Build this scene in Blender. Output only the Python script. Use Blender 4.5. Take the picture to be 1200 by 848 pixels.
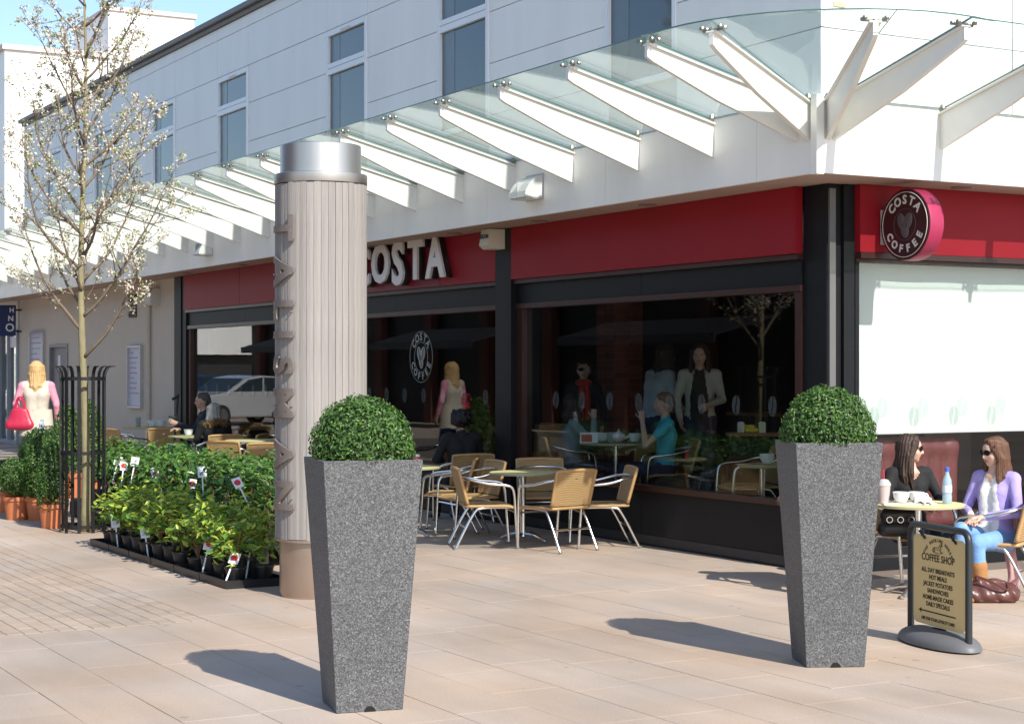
import bpy, math, random
import numpy as np
from mathutils import Vector, Matrix
R = math.radians
random.seed(7); rng = np.random.default_rng(7)
sc = bpy.context.scene
for o in list(bpy.data.objects): bpy.data.objects.remove(o)
COL = sc.collection
# world frame = the cafe's corner: x runs out of the side front, y runs along it; the long front is the plane y=0 (x<0)
CA, SA = .87213, .48928
F = 2020.0
CAMX, CAMY, CAMZ = 10.844, -8.997, 1.65
def cw(X, Y): return (CAMX + SA*X - CA*Y, CAMY + CA*X + SA*Y)
def pd(px, Y): return cw((px-600)/F*Y, Y)
def gp(px, py, z=0.):
    Y = (CAMZ-z)*F/(py-432); return pd(px, Y)
# ------------------------------------------------ camera, sky, sun, exposure
cam = bpy.data.cameras.new('camera'); camo = bpy.data.objects.new('camera', cam); COL.objects.link(camo)
cam.sensor_width = 36; cam.lens = 36*F/1200; cam.shift_y = 8/1200; cam.clip_end = 2000; cam.clip_start = .1
camo.location = (CAMX, CAMY, CAMZ)
camo.rotation_euler = (R(90), 0, math.atan2(SA, -CA) - R(90))
sc.camera = camo
SUN_EL, SUN_AZ = 39., 3.0            # azimuth measured from +x towards +y
w = bpy.data.worlds.new('World'); sc.world = w; w.use_nodes = True
wn = w.node_tree.nodes
sky = wn.new('ShaderNodeTexSky'); sky.sky_type = 'NISHITA'; sky.sun_disc = False
sky.sun_elevation = R(SUN_EL); sky.sun_rotation = R(90-SUN_AZ)
sky.air_density = 1.0; sky.dust_density = .6; sky.ozone_density = 2.4
w.node_tree.links.new(sky.outputs[0], wn['Background'].inputs[0]); wn['Background'].inputs[1].default_value = .13
sl = bpy.data.lights.new('sun', 'SUN'); sl.energy = 4.2; sl.angle = R(.5); sl.color = (1, .95, .86)
so = bpy.data.objects.new('sun', sl); COL.objects.link(so)
h = Vector((math.cos(R(SUN_EL))*math.cos(R(SUN_AZ)), math.cos(R(SUN_EL))*math.sin(R(SUN_AZ)), math.sin(R(SUN_EL))))
so.rotation_euler = h.to_track_quat('Z', 'Y').to_euler(); so.location = (20, 2, 20)
sc.view_settings.view_transform = 'Standard'; sc.view_settings.look = 'None'
sc.view_settings.exposure = .68; sc.view_settings.gamma = 1
sc.cycles.max_bounces = 10; sc.cycles.transparent_max_bounces = 24

# ------------------------------------------------ materials
MATS = {}
def srgb(r, g, b):
    f = lambda c: (c/255/12.92 if c/255 <= .04045 else ((c/255+.055)/1.055)**2.4)
    return (f(r), f(g), f(b))
def M(name, col, rough=.6, metal=0., var=.12, scale=6., bump=0., bscale=80., spec=.5, rand=0., detail=4, trans=0., coat=0., stretch=None):
    if name in MATS: return MATS[name]
    m = bpy.data.materials.new(name); m.use_nodes = True; nt = m.node_tree; N = nt.nodes; L = nt.links
    b = N['Principled BSDF']
    tc = N.new('ShaderNodeTexCoord'); src = tc.outputs['Object']
    if stretch:
        mp = N.new('ShaderNodeMapping'); mp.inputs['Scale'].default_value = stretch; L.new(src, mp.inputs[0]); src = mp.outputs[0]
    nz = N.new('ShaderNodeTexNoise'); nz.inputs['Scale'].default_value = scale; nz.inputs['Detail'].default_value = detail; L.new(src, nz.inputs['Vector'])
    mx = N.new('ShaderNodeMix'); mx.data_type = 'RGBA'
    mx.inputs['A'].default_value = (*[c*(1-var) for c in col], 1); mx.inputs['B'].default_value = (*[min(1, c*(1+var)) for c in col], 1)
    L.new(nz.outputs['Fac'], mx.inputs['Factor']); out = mx.outputs['Result']
    if rand:
        oi = N.new('ShaderNodeObjectInfo'); mr = N.new('ShaderNodeMapRange'); mr.inputs['To Min'].default_value = 1-rand; mr.inputs['To Max'].default_value = 1+rand
        L.new(oi.outputs['Random'], mr.inputs['Value'])
        hs = N.new('ShaderNodeHueSaturation'); L.new(mr.outputs[0], hs.inputs['Value']); L.new(out, hs.inputs['Color']); out = hs.outputs[0]
    L.new(out, b.inputs['Base Color'])
    b.inputs['Roughness'].default_value = rough; b.inputs['Metallic'].default_value = metal; b.inputs['Specular IOR Level'].default_value = spec
    if coat: b.inputs['Coat Weight'].default_value = coat
    if bump:
        n2 = N.new('ShaderNodeTexNoise'); n2.inputs['Scale'].default_value = bscale; n2.inputs['Detail'].default_value = 3; L.new(src, n2.inputs['Vector'])
        bp = N.new('ShaderNodeBump'); bp.inputs['Strength'].default_value = bump; bp.inputs['Distance'].default_value = .01
        L.new(n2.outputs['Fac'], bp.inputs['Height']); L.new(bp.outputs[0], b.inputs['Normal'])
    if trans:                                        # thin leaf, cloth: some light passes through
        ts = N.new('ShaderNodeBsdfTranslucent'); L.new(out, ts.inputs[0]); ms = N.new('ShaderNodeMixShader'); ms.inputs[0].default_value = trans
        L.new(b.outputs[0], ms.inputs[1]); L.new(ts.outputs[0], ms.inputs[2]); L.new(ms.outputs[0], N['Material Output'].inputs[0])
    MATS[name] = m; return m
def glassmat(name, tint=(.9, .95, .93), ior=1.6, dirt=0., dcol=(.7, .8, .76), wav=0.):
    m = bpy.data.materials.new(name); m.use_nodes = True; nt = m.node_tree; N = nt.nodes; L = nt.links
    N.remove(N['Principled BSDF'])
    tr = N.new('ShaderNodeBsdfTransparent'); tr.inputs[0].default_value = (*tint, 1)
    gl = N.new('ShaderNodeBsdfGlossy'); gl.inputs['Roughness'].default_value = .01
    lw = N.new('ShaderNodeLayerWeight'); lw.inputs[0].default_value = .5       # Schlick's curve, the same from both sides of the plate
    pw = N.new('ShaderNodeMath'); pw.operation = 'POWER'; pw.inputs[1].default_value = 5; L.new(lw.outputs['Facing'], pw.inputs[0])
    f0 = ((ior-1)/(ior+1))**2; fr = N.new('ShaderNodeMath'); fr.operation = 'MULTIPLY_ADD'; fr.inputs[1].default_value = 1-f0; fr.inputs[2].default_value = f0; L.new(pw.outputs[0], fr.inputs[0])
    ms = N.new('ShaderNodeMixShader'); L.new(fr.outputs[0], ms.inputs[0]); L.new(tr.outputs[0], ms.inputs[1]); L.new(gl.outputs[0], ms.inputs[2])
    out = ms.outputs[0]
    tc = N.new('ShaderNodeTexCoord'); nz = N.new('ShaderNodeTexNoise'); nz.inputs['Scale'].default_value = 1.5; L.new(tc.outputs['Object'], nz.inputs[0])
    if wav:
        bp = N.new('ShaderNodeBump'); bp.inputs['Strength'].default_value = wav; bp.inputs['Distance'].default_value = .01; L.new(nz.outputs[0], bp.inputs['Height']); L.new(bp.outputs[0], gl.inputs['Normal'])
    if dirt:
        df = N.new('ShaderNodeBsdfTranslucent'); df.inputs[0].default_value = (*dcol, 1)
        d2 = N.new('ShaderNodeBsdfDiffuse'); d2.inputs[0].default_value = (*dcol, 1)
        a = N.new('ShaderNodeMixShader'); a.inputs[0].default_value = .5; L.new(df.outputs[0], a.inputs[1]); L.new(d2.outputs[0], a.inputs[2])
        mr = N.new('ShaderNodeMapRange'); mr.inputs['To Min'].default_value = dirt*.7; mr.inputs['To Max'].default_value = dirt*1.3; L.new(nz.outputs[0], mr.inputs[0])
        m2 = N.new('ShaderNodeMixShader'); L.new(mr.outputs[0], m2.inputs[0]); L.new(out, m2.inputs[1]); L.new(a.outputs[0], m2.inputs[2]); out = m2.outputs[0]
    L.new(out, N['Material Output'].inputs[0]); MATS[name] = m; return m

def granite():
    m = bpy.data.materials.new('speckled_granite'); m.use_nodes = True; nt = m.node_tree; N = nt.nodes; L = nt.links; b = N['Principled BSDF']
    tc = N.new('ShaderNodeTexCoord')
    def noise(s, d=2):
        n = N.new('ShaderNodeTexNoise'); n.inputs['Scale'].default_value = s; n.inputs['Detail'].default_value = d; L.new(tc.outputs['Object'], n.inputs[0]); return n
    v = N.new('ShaderNodeTexVoronoi'); v.inputs['Scale'].default_value = 210; L.new(tc.outputs['Object'], v.inputs['Vector'])
    cr = N.new('ShaderNodeValToRGB'); e = cr.color_ramp
    e.elements[0].position = .12; e.elements[0].color = (.03, .032, .036, 1); e.elements[1].position = .9; e.elements[1].color = (.25, .26, .27, 1)
    for p, c in ((.35, .052), (.55, .088), (.75, .14)):
        x = e.elements.new(p); x.color = (c, c*1.01, c*1.04, 1)
    sp = N.new('ShaderNodeSeparateColor'); L.new(v.outputs['Color'], sp.inputs[0])
    n2 = noise(90, 3); mx = N.new('ShaderNodeMath'); mx.operation = 'MULTIPLY_ADD'; mx.inputs[1].default_value = .55; L.new(sp.outputs[0], mx.inputs[0])
    m3 = N.new('ShaderNodeMath'); m3.operation = 'MULTIPLY'; m3.inputs[1].default_value = .5; L.new(n2.outputs[0], m3.inputs[0]); L.new(m3.outputs[0], mx.inputs[2])
    L.new(mx.outputs[0], cr.inputs[0])
    n4 = noise(3, 3); hs = N.new('ShaderNodeHueSaturation'); mr = N.new('ShaderNodeMapRange'); mr.inputs['To Min'].default_value = .85; mr.inputs['To Max'].default_value = 1.12; L.new(n4.outputs[0], mr.inputs[0]); L.new(mr.outputs[0], hs.inputs['Value']); L.new(cr.outputs[0], hs.inputs['Color'])
    L.new(hs.outputs[0], b.inputs['Base Color']); b.inputs['Roughness'].default_value = .55
    bp = N.new('ShaderNodeBump'); bp.inputs['Strength'].default_value = .25; bp.inputs['Distance'].default_value = .003; L.new(v.outputs['Distance'], bp.inputs['Height']); L.new(bp.outputs[0], b.inputs['Normal'])
    MATS['speckled_granite'] = m; return m

def paving(name, col, rand, stain=.22):
    m = bpy.data.materials.new(name); m.use_nodes = True; nt = m.node_tree; N = nt.nodes; L = nt.links; b = N['Principled BSDF']
    ge = N.new('ShaderNodeNewGeometry'); oi = N.new('ShaderNodeObjectInfo')
    def noise(s, d, vec=None):
        n = N.new('ShaderNodeTexNoise'); n.inputs['Scale'].default_value = s; n.inputs['Detail'].default_value = d; L.new(vec or ge.outputs['Position'], n.inputs[0]); return n.outputs[0]
    def ramp(v, lo, hi):
        r = N.new('ShaderNodeMapRange'); r.inputs['From Min'].default_value = .3; r.inputs['From Max'].default_value = .7; r.inputs['To Min'].default_value = lo; r.inputs['To Max'].default_value = hi; L.new(v, r.inputs[0]); return r.outputs[0]
    def mul(a, c):
        k = N.new('ShaderNodeMath'); k.operation = 'MULTIPLY'; L.new(a, k.inputs[0]); L.new(c, k.inputs[1]); return k.outputs[0]
    mp = N.new('ShaderNodeMapping'); mp.inputs['Scale'].default_value = (.35, 1.6, 1); L.new(ge.outputs['Position'], mp.inputs[0])
    v = mul(mul(ramp(noise(.45, 5), 1-stain, 1.08), ramp(noise(1.6, 6, mp.outputs[0]), .90, 1.08)), ramp(noise(70, 3), .93, 1.06))
    mr = N.new('ShaderNodeMapRange'); mr.inputs['To Min'].default_value = 1-rand; mr.inputs['To Max'].default_value = 1+rand; L.new(oi.outputs['Random'], mr.inputs[0])
    v = mul(v, mr.outputs[0])
    hs = N.new('ShaderNodeHueSaturation'); hs.inputs['Color'].default_value = (*col, 1); L.new(v, hs.inputs['Value'])
    n5 = noise(.8, 3); s5 = ramp(n5, .8, 1.25); L.new(s5, hs.inputs['Saturation'])
    # sparse dark spots of gum and drips
    vo = N.new('ShaderNodeTexVoronoi'); vo.inputs['Scale'].default_value = 2.6; L.new(ge.outputs['Position'], vo.inputs['Vector'])
    lt = N.new('ShaderNodeMath'); lt.operation = 'LESS_THAN'; lt.inputs[1].default_value = .06; L.new(vo.outputs['Distance'], lt.inputs[0])
    dm = N.new('ShaderNodeMix'); dm.data_type = 'RGBA'; dm.inputs['B'].default_value = (col[0]*.45, col[1]*.45, col[2]*.45, 1); L.new(hs.outputs[0], dm.inputs['A'])
    q = N.new('ShaderNodeMath'); q.operation = 'MULTIPLY'; q.inputs[1].default_value = .45; L.new(lt.outputs[0], q.inputs[0]); L.new(q.outputs[0], dm.inputs['Factor'])
    L.new(dm.outputs['Result'], b.inputs['Base Color']); b.inputs['Roughness'].default_value = .72; b.inputs['Specular IOR Level'].default_value = .35
    bp = N.new('ShaderNodeBump'); bp.inputs['Strength'].default_value = .25; bp.inputs['Distance'].default_value = .004; L.new(noise(55, 5), bp.inputs['Height']); L.new(bp.outputs[0], b.inputs['Normal'])
    MATS[name] = m; return m

# ------------------------------------------------ mesh builder
class MB:
    def __init__(s): s.v = []; s.f = []; s.mi = []; s.cur = 0
    def add(s, vs, fs):
        b = len(s.v); s.v.extend([tuple(v) for v in vs]); s.f.extend([tuple(i+b for i in f) for f in fs]); s.mi.extend([s.cur]*len(fs)); return s
    def box(s, x0, x1, y0, y1, z0, z1):
        x0, x1 = min(x0, x1), max(x0, x1); y0, y1 = min(y0, y1), max(y0, y1); z0, z1 = min(z0, z1), max(z0, z1)
        return s.add([(x0,y0,z0),(x1,y0,z0),(x1,y1,z0),(x0,y1,z0),(x0,y0,z1),(x1,y0,z1),(x1,y1,z1),(x0,y1,z1)],
                     [(0,3,2,1),(4,5,6,7),(0,1,5,4),(1,2,6,5),(2,3,7,6),(3,0,4,7)])
    def cbox(s, x0, x1, y0, y1, z0, z1, c=.005):     # box with a chamfered top rim
        return s.add([(x0,y0,z0),(x1,y0,z0),(x1,y1,z0),(x0,y1,z0),(x0,y0,z1-c),(x1,y0,z1-c),(x1,y1,z1-c),(x0,y1,z1-c),
                      (x0+c,y0+c,z1),(x1-c,y0+c,z1),(x1-c,y1-c,z1),(x0+c,y1-c,z1)],
                     [(0,1,5,4),(1,2,6,5),(2,3,7,6),(3,0,4,7),(4,5,9,8),(5,6,10,9),(6,7,11,10),(7,4,8,11),(8,9,10,11)])
    def beam(s, p, q, wd, ht, up=(0,0,1)):           # rectangular bar from p to q
        p, q, up = Vector(p), Vector(q), Vector(up); d = (q-p).normalized(); a = d.cross(up)
        if a.length < 1e-4: a = d.cross(Vector((1,0,0)))
        a.normalize(); b = a.cross(d).normalized(); a = a*wd/2; b = b*ht/2
        return s.add([p-a-b,p+a-b,p+a+b,p-a+b,q-a-b,q+a-b,q+a+b,q-a+b], [(3,2,1,0),(4,5,6,7),(0,1,5,4),(1,2,6,5),(2,3,7,6),(3,0,4,7)])
    def tube(s, pts, r, n=8, cap=True, closed=False):
        pts = [Vector(p) for p in pts]; k = len(pts); rs = r if hasattr(r, '__len__') else [r]*k; vs = []; ref = None
        for i, p in enumerate(pts):
            a = pts[(i-1) % k] if (closed or i > 0) else p; b = pts[(i+1) % k] if (closed or i < k-1) else p
            d = (b-a).normalized()
            if ref is None: ref = Vector((0,0,1)) if abs(d.z) < .9 else Vector((1,0,0))
            u = d.cross(ref)
            if u.length < 1e-5: u = d.cross(Vector((0,1,0)))
            u.normalize(); v = u.cross(d).normalized(); ref = v
            for j in range(n):
                t = 2*math.pi*j/n; vs.append(p + u*(math.cos(t)*rs[i]) + v*(math.sin(t)*rs[i]))
        fs = []
        for i in range(k if closed else k-1):
            i2 = (i+1) % k
            for j in range(n): fs.append((i*n+j, i*n+(j+1) % n, i2*n+(j+1) % n, i2*n+j))
        if cap and not closed: fs += [tuple(range(n-1, -1, -1)), tuple((k-1)*n+j for j in range(n))]
        fs = [f[::-1] for f in fs]
        return s.add(vs, fs)
    def lathe(s, prof, n=24, c=(0,0,0), capb=True, capt=True):
        vs = []; fs = []
        for r, z in prof:
            for j in range(n):
                t = 2*math.pi*j/n; vs.append((c[0]+r*math.cos(t), c[1]+r*math.sin(t), c[2]+z))
        for i in range(len(prof)-1):
            for j in range(n): fs.append((i*n+j, i*n+(j+1) % n, (i+1)*n+(j+1) % n, (i+1)*n+j))
        if capb: fs.append(tuple(range(n-1, -1, -1)))
        if capt: fs.append(tuple((len(prof)-1)*n+j for j in range(n)))
        return s.add(vs, fs)
    def ell(s, c, r, n=14, m=9):
        vs = [(c[0], c[1], c[2]-r[2])]; fs = []
        for i in range(1, m):
            a = -math.pi/2+math.pi*i/m
            for j in range(n):
                t = 2*math.pi*j/n; vs.append((c[0]+r[0]*math.cos(a)*math.cos(t), c[1]+r[1]*math.cos(a)*math.sin(t), c[2]+r[2]*math.sin(a)))
        vs.append((c[0], c[1], c[2]+r[2]))
        for j in range(n): fs.append((0, 1+(j+1) % n, 1+j))
        for i in range(m-2):
            for j in range(n): fs.append((1+i*n+j, 1+i*n+(j+1) % n, 1+(i+1)*n+(j+1) % n, 1+(i+1)*n+j))
        b = 1+(m-2)*n
        for j in range(n): fs.append((b+j, b+(j+1) % n, len(vs)-1))
        return s.add(vs, fs)
    def prism(s, poly, ax, d0, d1):                  # poly in a plane, pushed along axis ax ('x','y','z')
        def P(a, b, d): return {'x': (d, a, b), 'y': (a, d, b), 'z': (a, b, d)}[ax]
        n = len(poly); vs = [P(a, b, d0) for a, b in poly]+[P(a, b, d1) for a, b in poly]
        fs = [tuple(range(n)), tuple(range(2*n-1, n-1, -1))]+[(i, i+n, (i+1) % n+n, (i+1) % n) for i in range(n)]
        return s.add(vs, fs)
    def grid(s, fn, nu, nv, cu=False):
        vs = [fn(i/(nu if cu else nu-1), j/(nv-1)) for i in range(nu) for j in range(nv)]; fs = []
        for i in range(nu if cu else nu-1):
            for j in range(nv-1):
                a = i*nv+j; b = ((i+1) % nu)*nv+j; fs.append((a, b, b+1, a+1))
        return s.add(vs, fs)
    def mesh(s, name, mats, smooth=False):
        me = bpy.data.meshes.new(name); me.from_pydata(s.v, [], s.f)
        for m in (mats if isinstance(mats, (list, tuple)) else [mats]): me.materials.append(m)
        if any(s.mi): me.polygons.foreach_set('material_index', s.mi)
        fix(me)
        if smooth:
            me.polygons.foreach_set('use_smooth', [True]*len(me.polygons))
            if smooth is not True: me.set_sharp_from_angle(angle=R(smooth))
        me.update(); return me
    def build(s, name, mats, parent=None, smooth=False, loc=None, rz=0):
        return link(name, s.mesh(name, mats, smooth), parent, loc, rz)
import bmesh
def fix(me):
    bm = bmesh.new(); bm.from_mesh(me); bmesh.ops.recalc_face_normals(bm, faces=bm.faces); bm.to_mesh(me); bm.free()
def link(name, me, parent=None, loc=None, rz=0):
    o = bpy.data.objects.new(name, me); COL.objects.link(o)
    if parent: o.parent = parent
    if loc: o.location = loc
    if rz: o.rotation_euler.z = rz
    return o
def tag(o, label=None, cat=None, group=None, kind=None):
    if label: o['label'] = label
    if cat: o['category'] = cat
    if group: o['group'] = group
    if kind: o['kind'] = kind
    return o
def thing(name, label, cat, loc=(0,0,0), rz=0, group=None, s=1.):
    o = bpy.data.objects.new(name, None); COL.objects.link(o); o.empty_display_size = .1
    o.location = loc; o.rotation_euler = (0,0,rz); o.scale = (s,s,s); return tag(o, label, cat, group)
def dup(root, loc, rz=0, label=None, s=None, group=None):
    def cp(o, par):
        c = o.copy(); COL.objects.link(c); c.parent = par
        for ch in KIDS.get(o.name, None) or [k for k in o.children]: cp(ch, c)
        return c
    r = cp(root, None); r.location = loc; r.rotation_euler = (0,0,rz)
    if s: r.scale = (s,s,s) if not hasattr(s, '__len__') else s
    if label: r['label'] = label
    if group: r['group'] = group
    return r
KIDS = {}
def text(s, size, depth=.004, off=0., align='CENTER'):
    c = bpy.data.curves.new('text', 'FONT'); c.body = s; c.size = size; c.extrude = depth/2; c.offset = off; c.align_x = align; c.align_y = 'CENTER'; c.resolution_u = 3
    ob = bpy.data.objects.new('text', c); me = bpy.data.meshes.new_from_object(ob); bpy.data.objects.remove(ob); bpy.data.curves.remove(c)
    me.materials.clear(); return me
def textobj(s, size, mat_, parent, name, M4, depth=.004, off=0., align='CENTER', sx=1.):
    me = text(s, size, depth, off, align); me.transform(M4 @ Matrix.Diagonal((sx,1,1,1))); me.materials.append(mat_); return link(name, me, parent)
# frames that stand text up: facing -y, +x, -x ...
T_A = lambda x, y, z: Matrix.Translation((x,y,z)) @ Matrix.Rotation(R(90), 4, 'X')
T_B = lambda x, y, z: Matrix.Translation((x,y,z)) @ Matrix.Rotation(R(90), 4, 'Z') @ Matrix.Rotation(R(90), 4, 'X')

white = M('white_cladding', (.86,.845,.815), .45, var=.10, scale=1.6, stretch=(1.6,1.6,.3), bump=.03, bscale=6)
white_paint = M('white_painted_steel', (.80,.79,.75), .4, var=.06, scale=5)
groove = M('groove_grey', (.50,.50,.52), .8)  # grey of the backing that shows between the cladding panels
black = M('black_painted_timber', (.009,.0095,.011), .5, var=.25, scale=12, spec=.22)
brown = M('brown_window_frame', (.045,.016,.013), .35, var=.2)
maroon = M('red_sign_panel', (.27,.010,.018), .5, var=.10, scale=2, spec=.2)
maroon2 = M('deep_red_sign_panel', (.17,.008,.020), .4, var=.08, scale=2, spec=.25)
cream = M('cream_render', (.58,.53,.45), .8, var=.06, scale=2, bump=.1, bscale=120)
soffit_m = M('beige_soffit', (.40,.29,.24), .7, var=.1)
steel = M('brushed_steel', (.56,.54,.52), .40, 1., var=.08, scale=20, stretch=(1,1,.1))
chrome = M('polished_aluminium', (.78,.78,.79), .18, 1., var=.04)
shopglass = glassmat('shop_glass', (.82,.85,.85), 1.5, wav=.02); sideglass = glassmat('side_window_glass', (.955,.965,.96), 1.45, wav=.02)
canedge = M('glass_edge_green', (.06,.13,.115), .15, var=.1)
canglass = glassmat('canopy_glass', (.93,.975,.96), 1.45, dirt=.075, dcol=(.66,.78,.73))
dark_glass = M('upper_window_glass', (.03,.045,.06), .04, var=.25, scale=.7, spec=.9)
lead = M('roof_edge_metal', (.17,.155,.15), .55, var=.25, scale=5)
# ------------------------------------------------ ground
slab_m = paving('sandstone_paving', (.445,.355,.285), .04, .27); brick_m = paving('small_paving_brick', (.41,.325,.255), .07, .16)
joint_m = M('paving_joint_sand', (.17,.13,.105), .95, var=.2, scale=4)
g = MB(); g.add([(-160,-160,-.0030),(120,-160,-.0030),(120,160,-.0030),(-160,160,-.0030)], [(0,1,2,3)])
pav = tag(g.build('pavement', joint_m), kind='structure')
def inview(x, y, m=.25):
    dx, dy = x-CAMX, y-CAMY; X = SA*dx+CA*dy; Y = -CA*dx+SA*dy
    return Y > 6.6 and abs(X) < .297*Y+m*3, Y
slabs = []; bricks = []
row = 0; y = -13.2
while y < 3.2:
    x = -26.0+(row*.37 % .7)+random.uniform(0, .2)
    while x < 6.5:
        L_ = random.choice((.60,.60,.75,.9)); x1 = min(x+L_, 6.6)
        if y < -5.21 and x < 0 < x1: x = .001; cx, cy = (x+x1)/2, y+.2
        isb = False
        if y > -.06 and x < .06: pass
        elif x < 0. and y < -5.21: pass
        else:
            v, Y = inview(cx, cy)
            if v: slabs.append((Y, x, x1, y, y+.4))
        x = x1
    y += .4; row += 1
row = 0; y = -5.2-.108
while y > -14:
    x = -.02-(.107 if row % 2 else 0)
    if row % 2: bricks.append((0, -.107-.02+.0, -.02, y, y+.108)) if inview(-.07, y)[0] else None
    while x > -26:
        v, Y = inview(x-.1, y)
        if v: bricks.append((Y, x-.215, x, y, y+.108))
        x -= .215
    y -= .108; row += 1
def lay(items, nm, m, gap, c):
    items.sort(); cache = {}
    for k, (Y, x0, x1, y0, y1) in enumerate(items[:300]):
        key = round(x1-x0, 3); L_ = x1-x0; W_ = y1-y0
        if key not in cache:
            b = MB(); b.cbox(-L_/2+gap*.7, L_/2-gap*.7, -W_/2+gap, W_/2-gap, -.03, 0, c); cache[key] = b.mesh(nm, m)
        o = link(nm, cache[key], pav, ((x0+x1)/2, (y0+y1)/2, random.uniform(-.0008,.0008)))
        o.rotation_euler = (random.gauss(0,.0012), random.gauss(0,.0012), random.gauss(0,.0015))
    rest = items[300:]
    if rest:
        b = MB()
        for Y, x0, x1, y0, y1 in rest:
            dz = random.uniform(-.0008,.0008); b.cbox(x0+gap, x1-gap, y0+gap, y1-gap, -.03, dz, c)
        tag(b.build('distant_paving', m, pav), kind='stuff')
lay(slabs, 'paving_slab', slab_m, .0020, .0008); lay(bricks, 'paving_brick', brick_m, .0030, .0012)
# plain far paving beyond the laid pieces
for k, (x0, x1, y0, y1) in enumerate(((-160,-26,-160,160),(6.6,120,-160,160),(-26,6.6,-160,-14.1),(-26,0,-9999,-9999))):
    if y1 <= y0: continue
    b = MB(); b.add([(x0,y0,-.001),(x1,y0,-.001),(x1,y1,-.001),(x0,y1,-.001)], [(0,1,2,3)]); b.build('plaza_paving', slab_m, pav)
b = MB(); b.add([(-26,-14.1,-.0105),(6.6,-14.1,-.0105),(6.6,-5,-.0105),(-26,-5,-.0105)], [(0,1,2,3)])

# ------------------------------------------------ the corner building
bld = thing('shop_building', 'white clad two storey corner building above the dark red coffee shop front', 'building')
def part(nm, mb, m, par=None, **k): return mb.build(nm, m, par or bld, **k)
# upper storey: backing, panels, windows
bk = MB(); bk.box(-25, .36, -.36, -.1, 3.75, 6.62); bk.box(.1, .36, -.1, 9, 3.75, 6.62); bk.box(-25, -24.7, -.1, 9, 3.75, 6.62); part('wall', bk, groove)
zs = [3.75, 4.29, 4.83, 5.37, 5.90, 6.45, 6.62]
wins = [(.4-a, .4-b) for a, b in ((1.95,3.10),(5.37,6.55),(8.43,9.65),(12.43,13.70),(15.65,16.80),(19.0,20.2),(22.4,23.6))]
edges = [.4]
for x1, x0 in wins: edges += [x1, x0]
edges.append(-25)
for r in range(6):
    z0, z1 = zs[r]+.0045, zs[r+1]-.0045
    for k in range(len(edges)-1):
        x1, x0 = edges[k], edges[k+1]
        if k % 2 == 1 and r not in (4, 5): continue
        p = MB(); p.box(x0+.004, x1-.004, -.4+random.uniform(0,.002), -.362, z0, z1); part('cladding_panel', p, white)
    for y0, y1 in ((-.398, 1.62), (1.63, 3.2), (3.21, 6), (6.01, 9)):
        if r >= 2 and (y0 == 1.63): continue
        p = MB(); p.box(.362, .4+random.uniform(-.002,0), y0+.002, y1-.004, z0, z1); part('cladding_panel', p, white)
WF = M('white_window_frame', (.80,.81,.83), .35, var=.03)
def upper_window(x0, x1, z0=4.2, z1=5.888):
    f = MB(); d0, d1 = -.415, -.365; t = .055
    f.box(x0, x0+t, d0, d1, z0, z1); f.box(x1-t, x1, d0, d1, z0, z1)
    for a, b in ((z0, z0+t), (z1-.07, z1), (5.335, 5.405), (5.412, 5.47)): f.box(x0+t, x1-t, d0+.002, d1, a, b)
    f.box((x0+x1)/2-.14, (x0+x1)/2+.14, d0-.016, d0+.001, z1-.05, z1-.028)
    w_ = part('upper_window', f, WF)
    for a, b in ((z0+t, 5.335), (5.47, z1-.07)):
        p = MB(); p.box(x0+t, x1-t, -.374, -.363, a, b); part('pane', p, dark_glass, w_)
        c = MB(); c.box(x0+t+.02, x0+t+.30, -.377, -.3745, a+.01, b-.01); part('pane_reflection', c, M('painted_reflection', (.12,.16,.19), .25), w_)  # paler strip over the glass, a reflection painted in as colour
for x1, x0 in wins: upper_window(x0, x1)
# side front upper window (only its sill is in view)
f = MB(); f.box(.363, .42, 1.635, 3.195, 4.80, 4.84); f.box(.363, .42, 1.635, 1.69, 4.842, 6.6); f.box(.363, .42, 3.14, 3.195, 4.842, 6.6); f.box(.363,.42,1.692,3.138,6.5,6.598)
sw = part('upper_window', f, M('dark_window_frame', (.10,.08,.07), .4)); p = MB(); p.box(.363, .375, 1.692, 3.138, 4.843, 6.498); part('pane', p, dark_glass, sw)
p = MB(); p.box(.402, .408, -.28, -.16, 4.46, 4.50); part('wall_plate', p, M('pale_brass_plate', (.5,.42,.28), .4))
# roof and its edge
p = MB(); p.box(-25.05, .44, -.44, 9, 6.625, 6.68); part('roof', p, lead)
p = MB(); p.box(-25.1, .52, -.50, -.30, 6.69, 6.76); p.box(.30, .50, -.297, 9, 6.69, 6.76); part('roof_edge', p, lead)
# fascia (joints every 2.24 m) and soffit
x = .6; fe = [.6, -.13]
while fe[-1] > -29: fe.append(fe[-1]-2.24)
fe = [.6]+[.6-(.75+2.24*k) for k in range(13)]
for k in range(len(fe)-1):
    p = MB(); p.box(fe[k+1]+.002, fe[k]-(.002 if k else 0), -.6, -.56, 3.135, 3.70); part('fascia_panel', p, white)
p = MB(); ys = [-.56, 1.6, 3.84, 6.1, 9]
for a, b in zip(ys[:-1], ys[1:]):
    p = MB(); p.box(.56, .6, a+.002, b-.002, 3.135, 3.70); part('fascia_panel', p, white)
p = MB(); p.box(-29, .59, -.558, -.36, 3.66, 3.694); p.box(.36, .558, -.358, 9, 3.66, 3.694); part('fascia_cap', p, white)
p = MB(); p.box(-29, .558, -.558, -.002, 3.14, 3.18); p.box(.002, .558, 0, 9, 3.14, 3.18); part('soffit', p, soffit_m)
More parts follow.
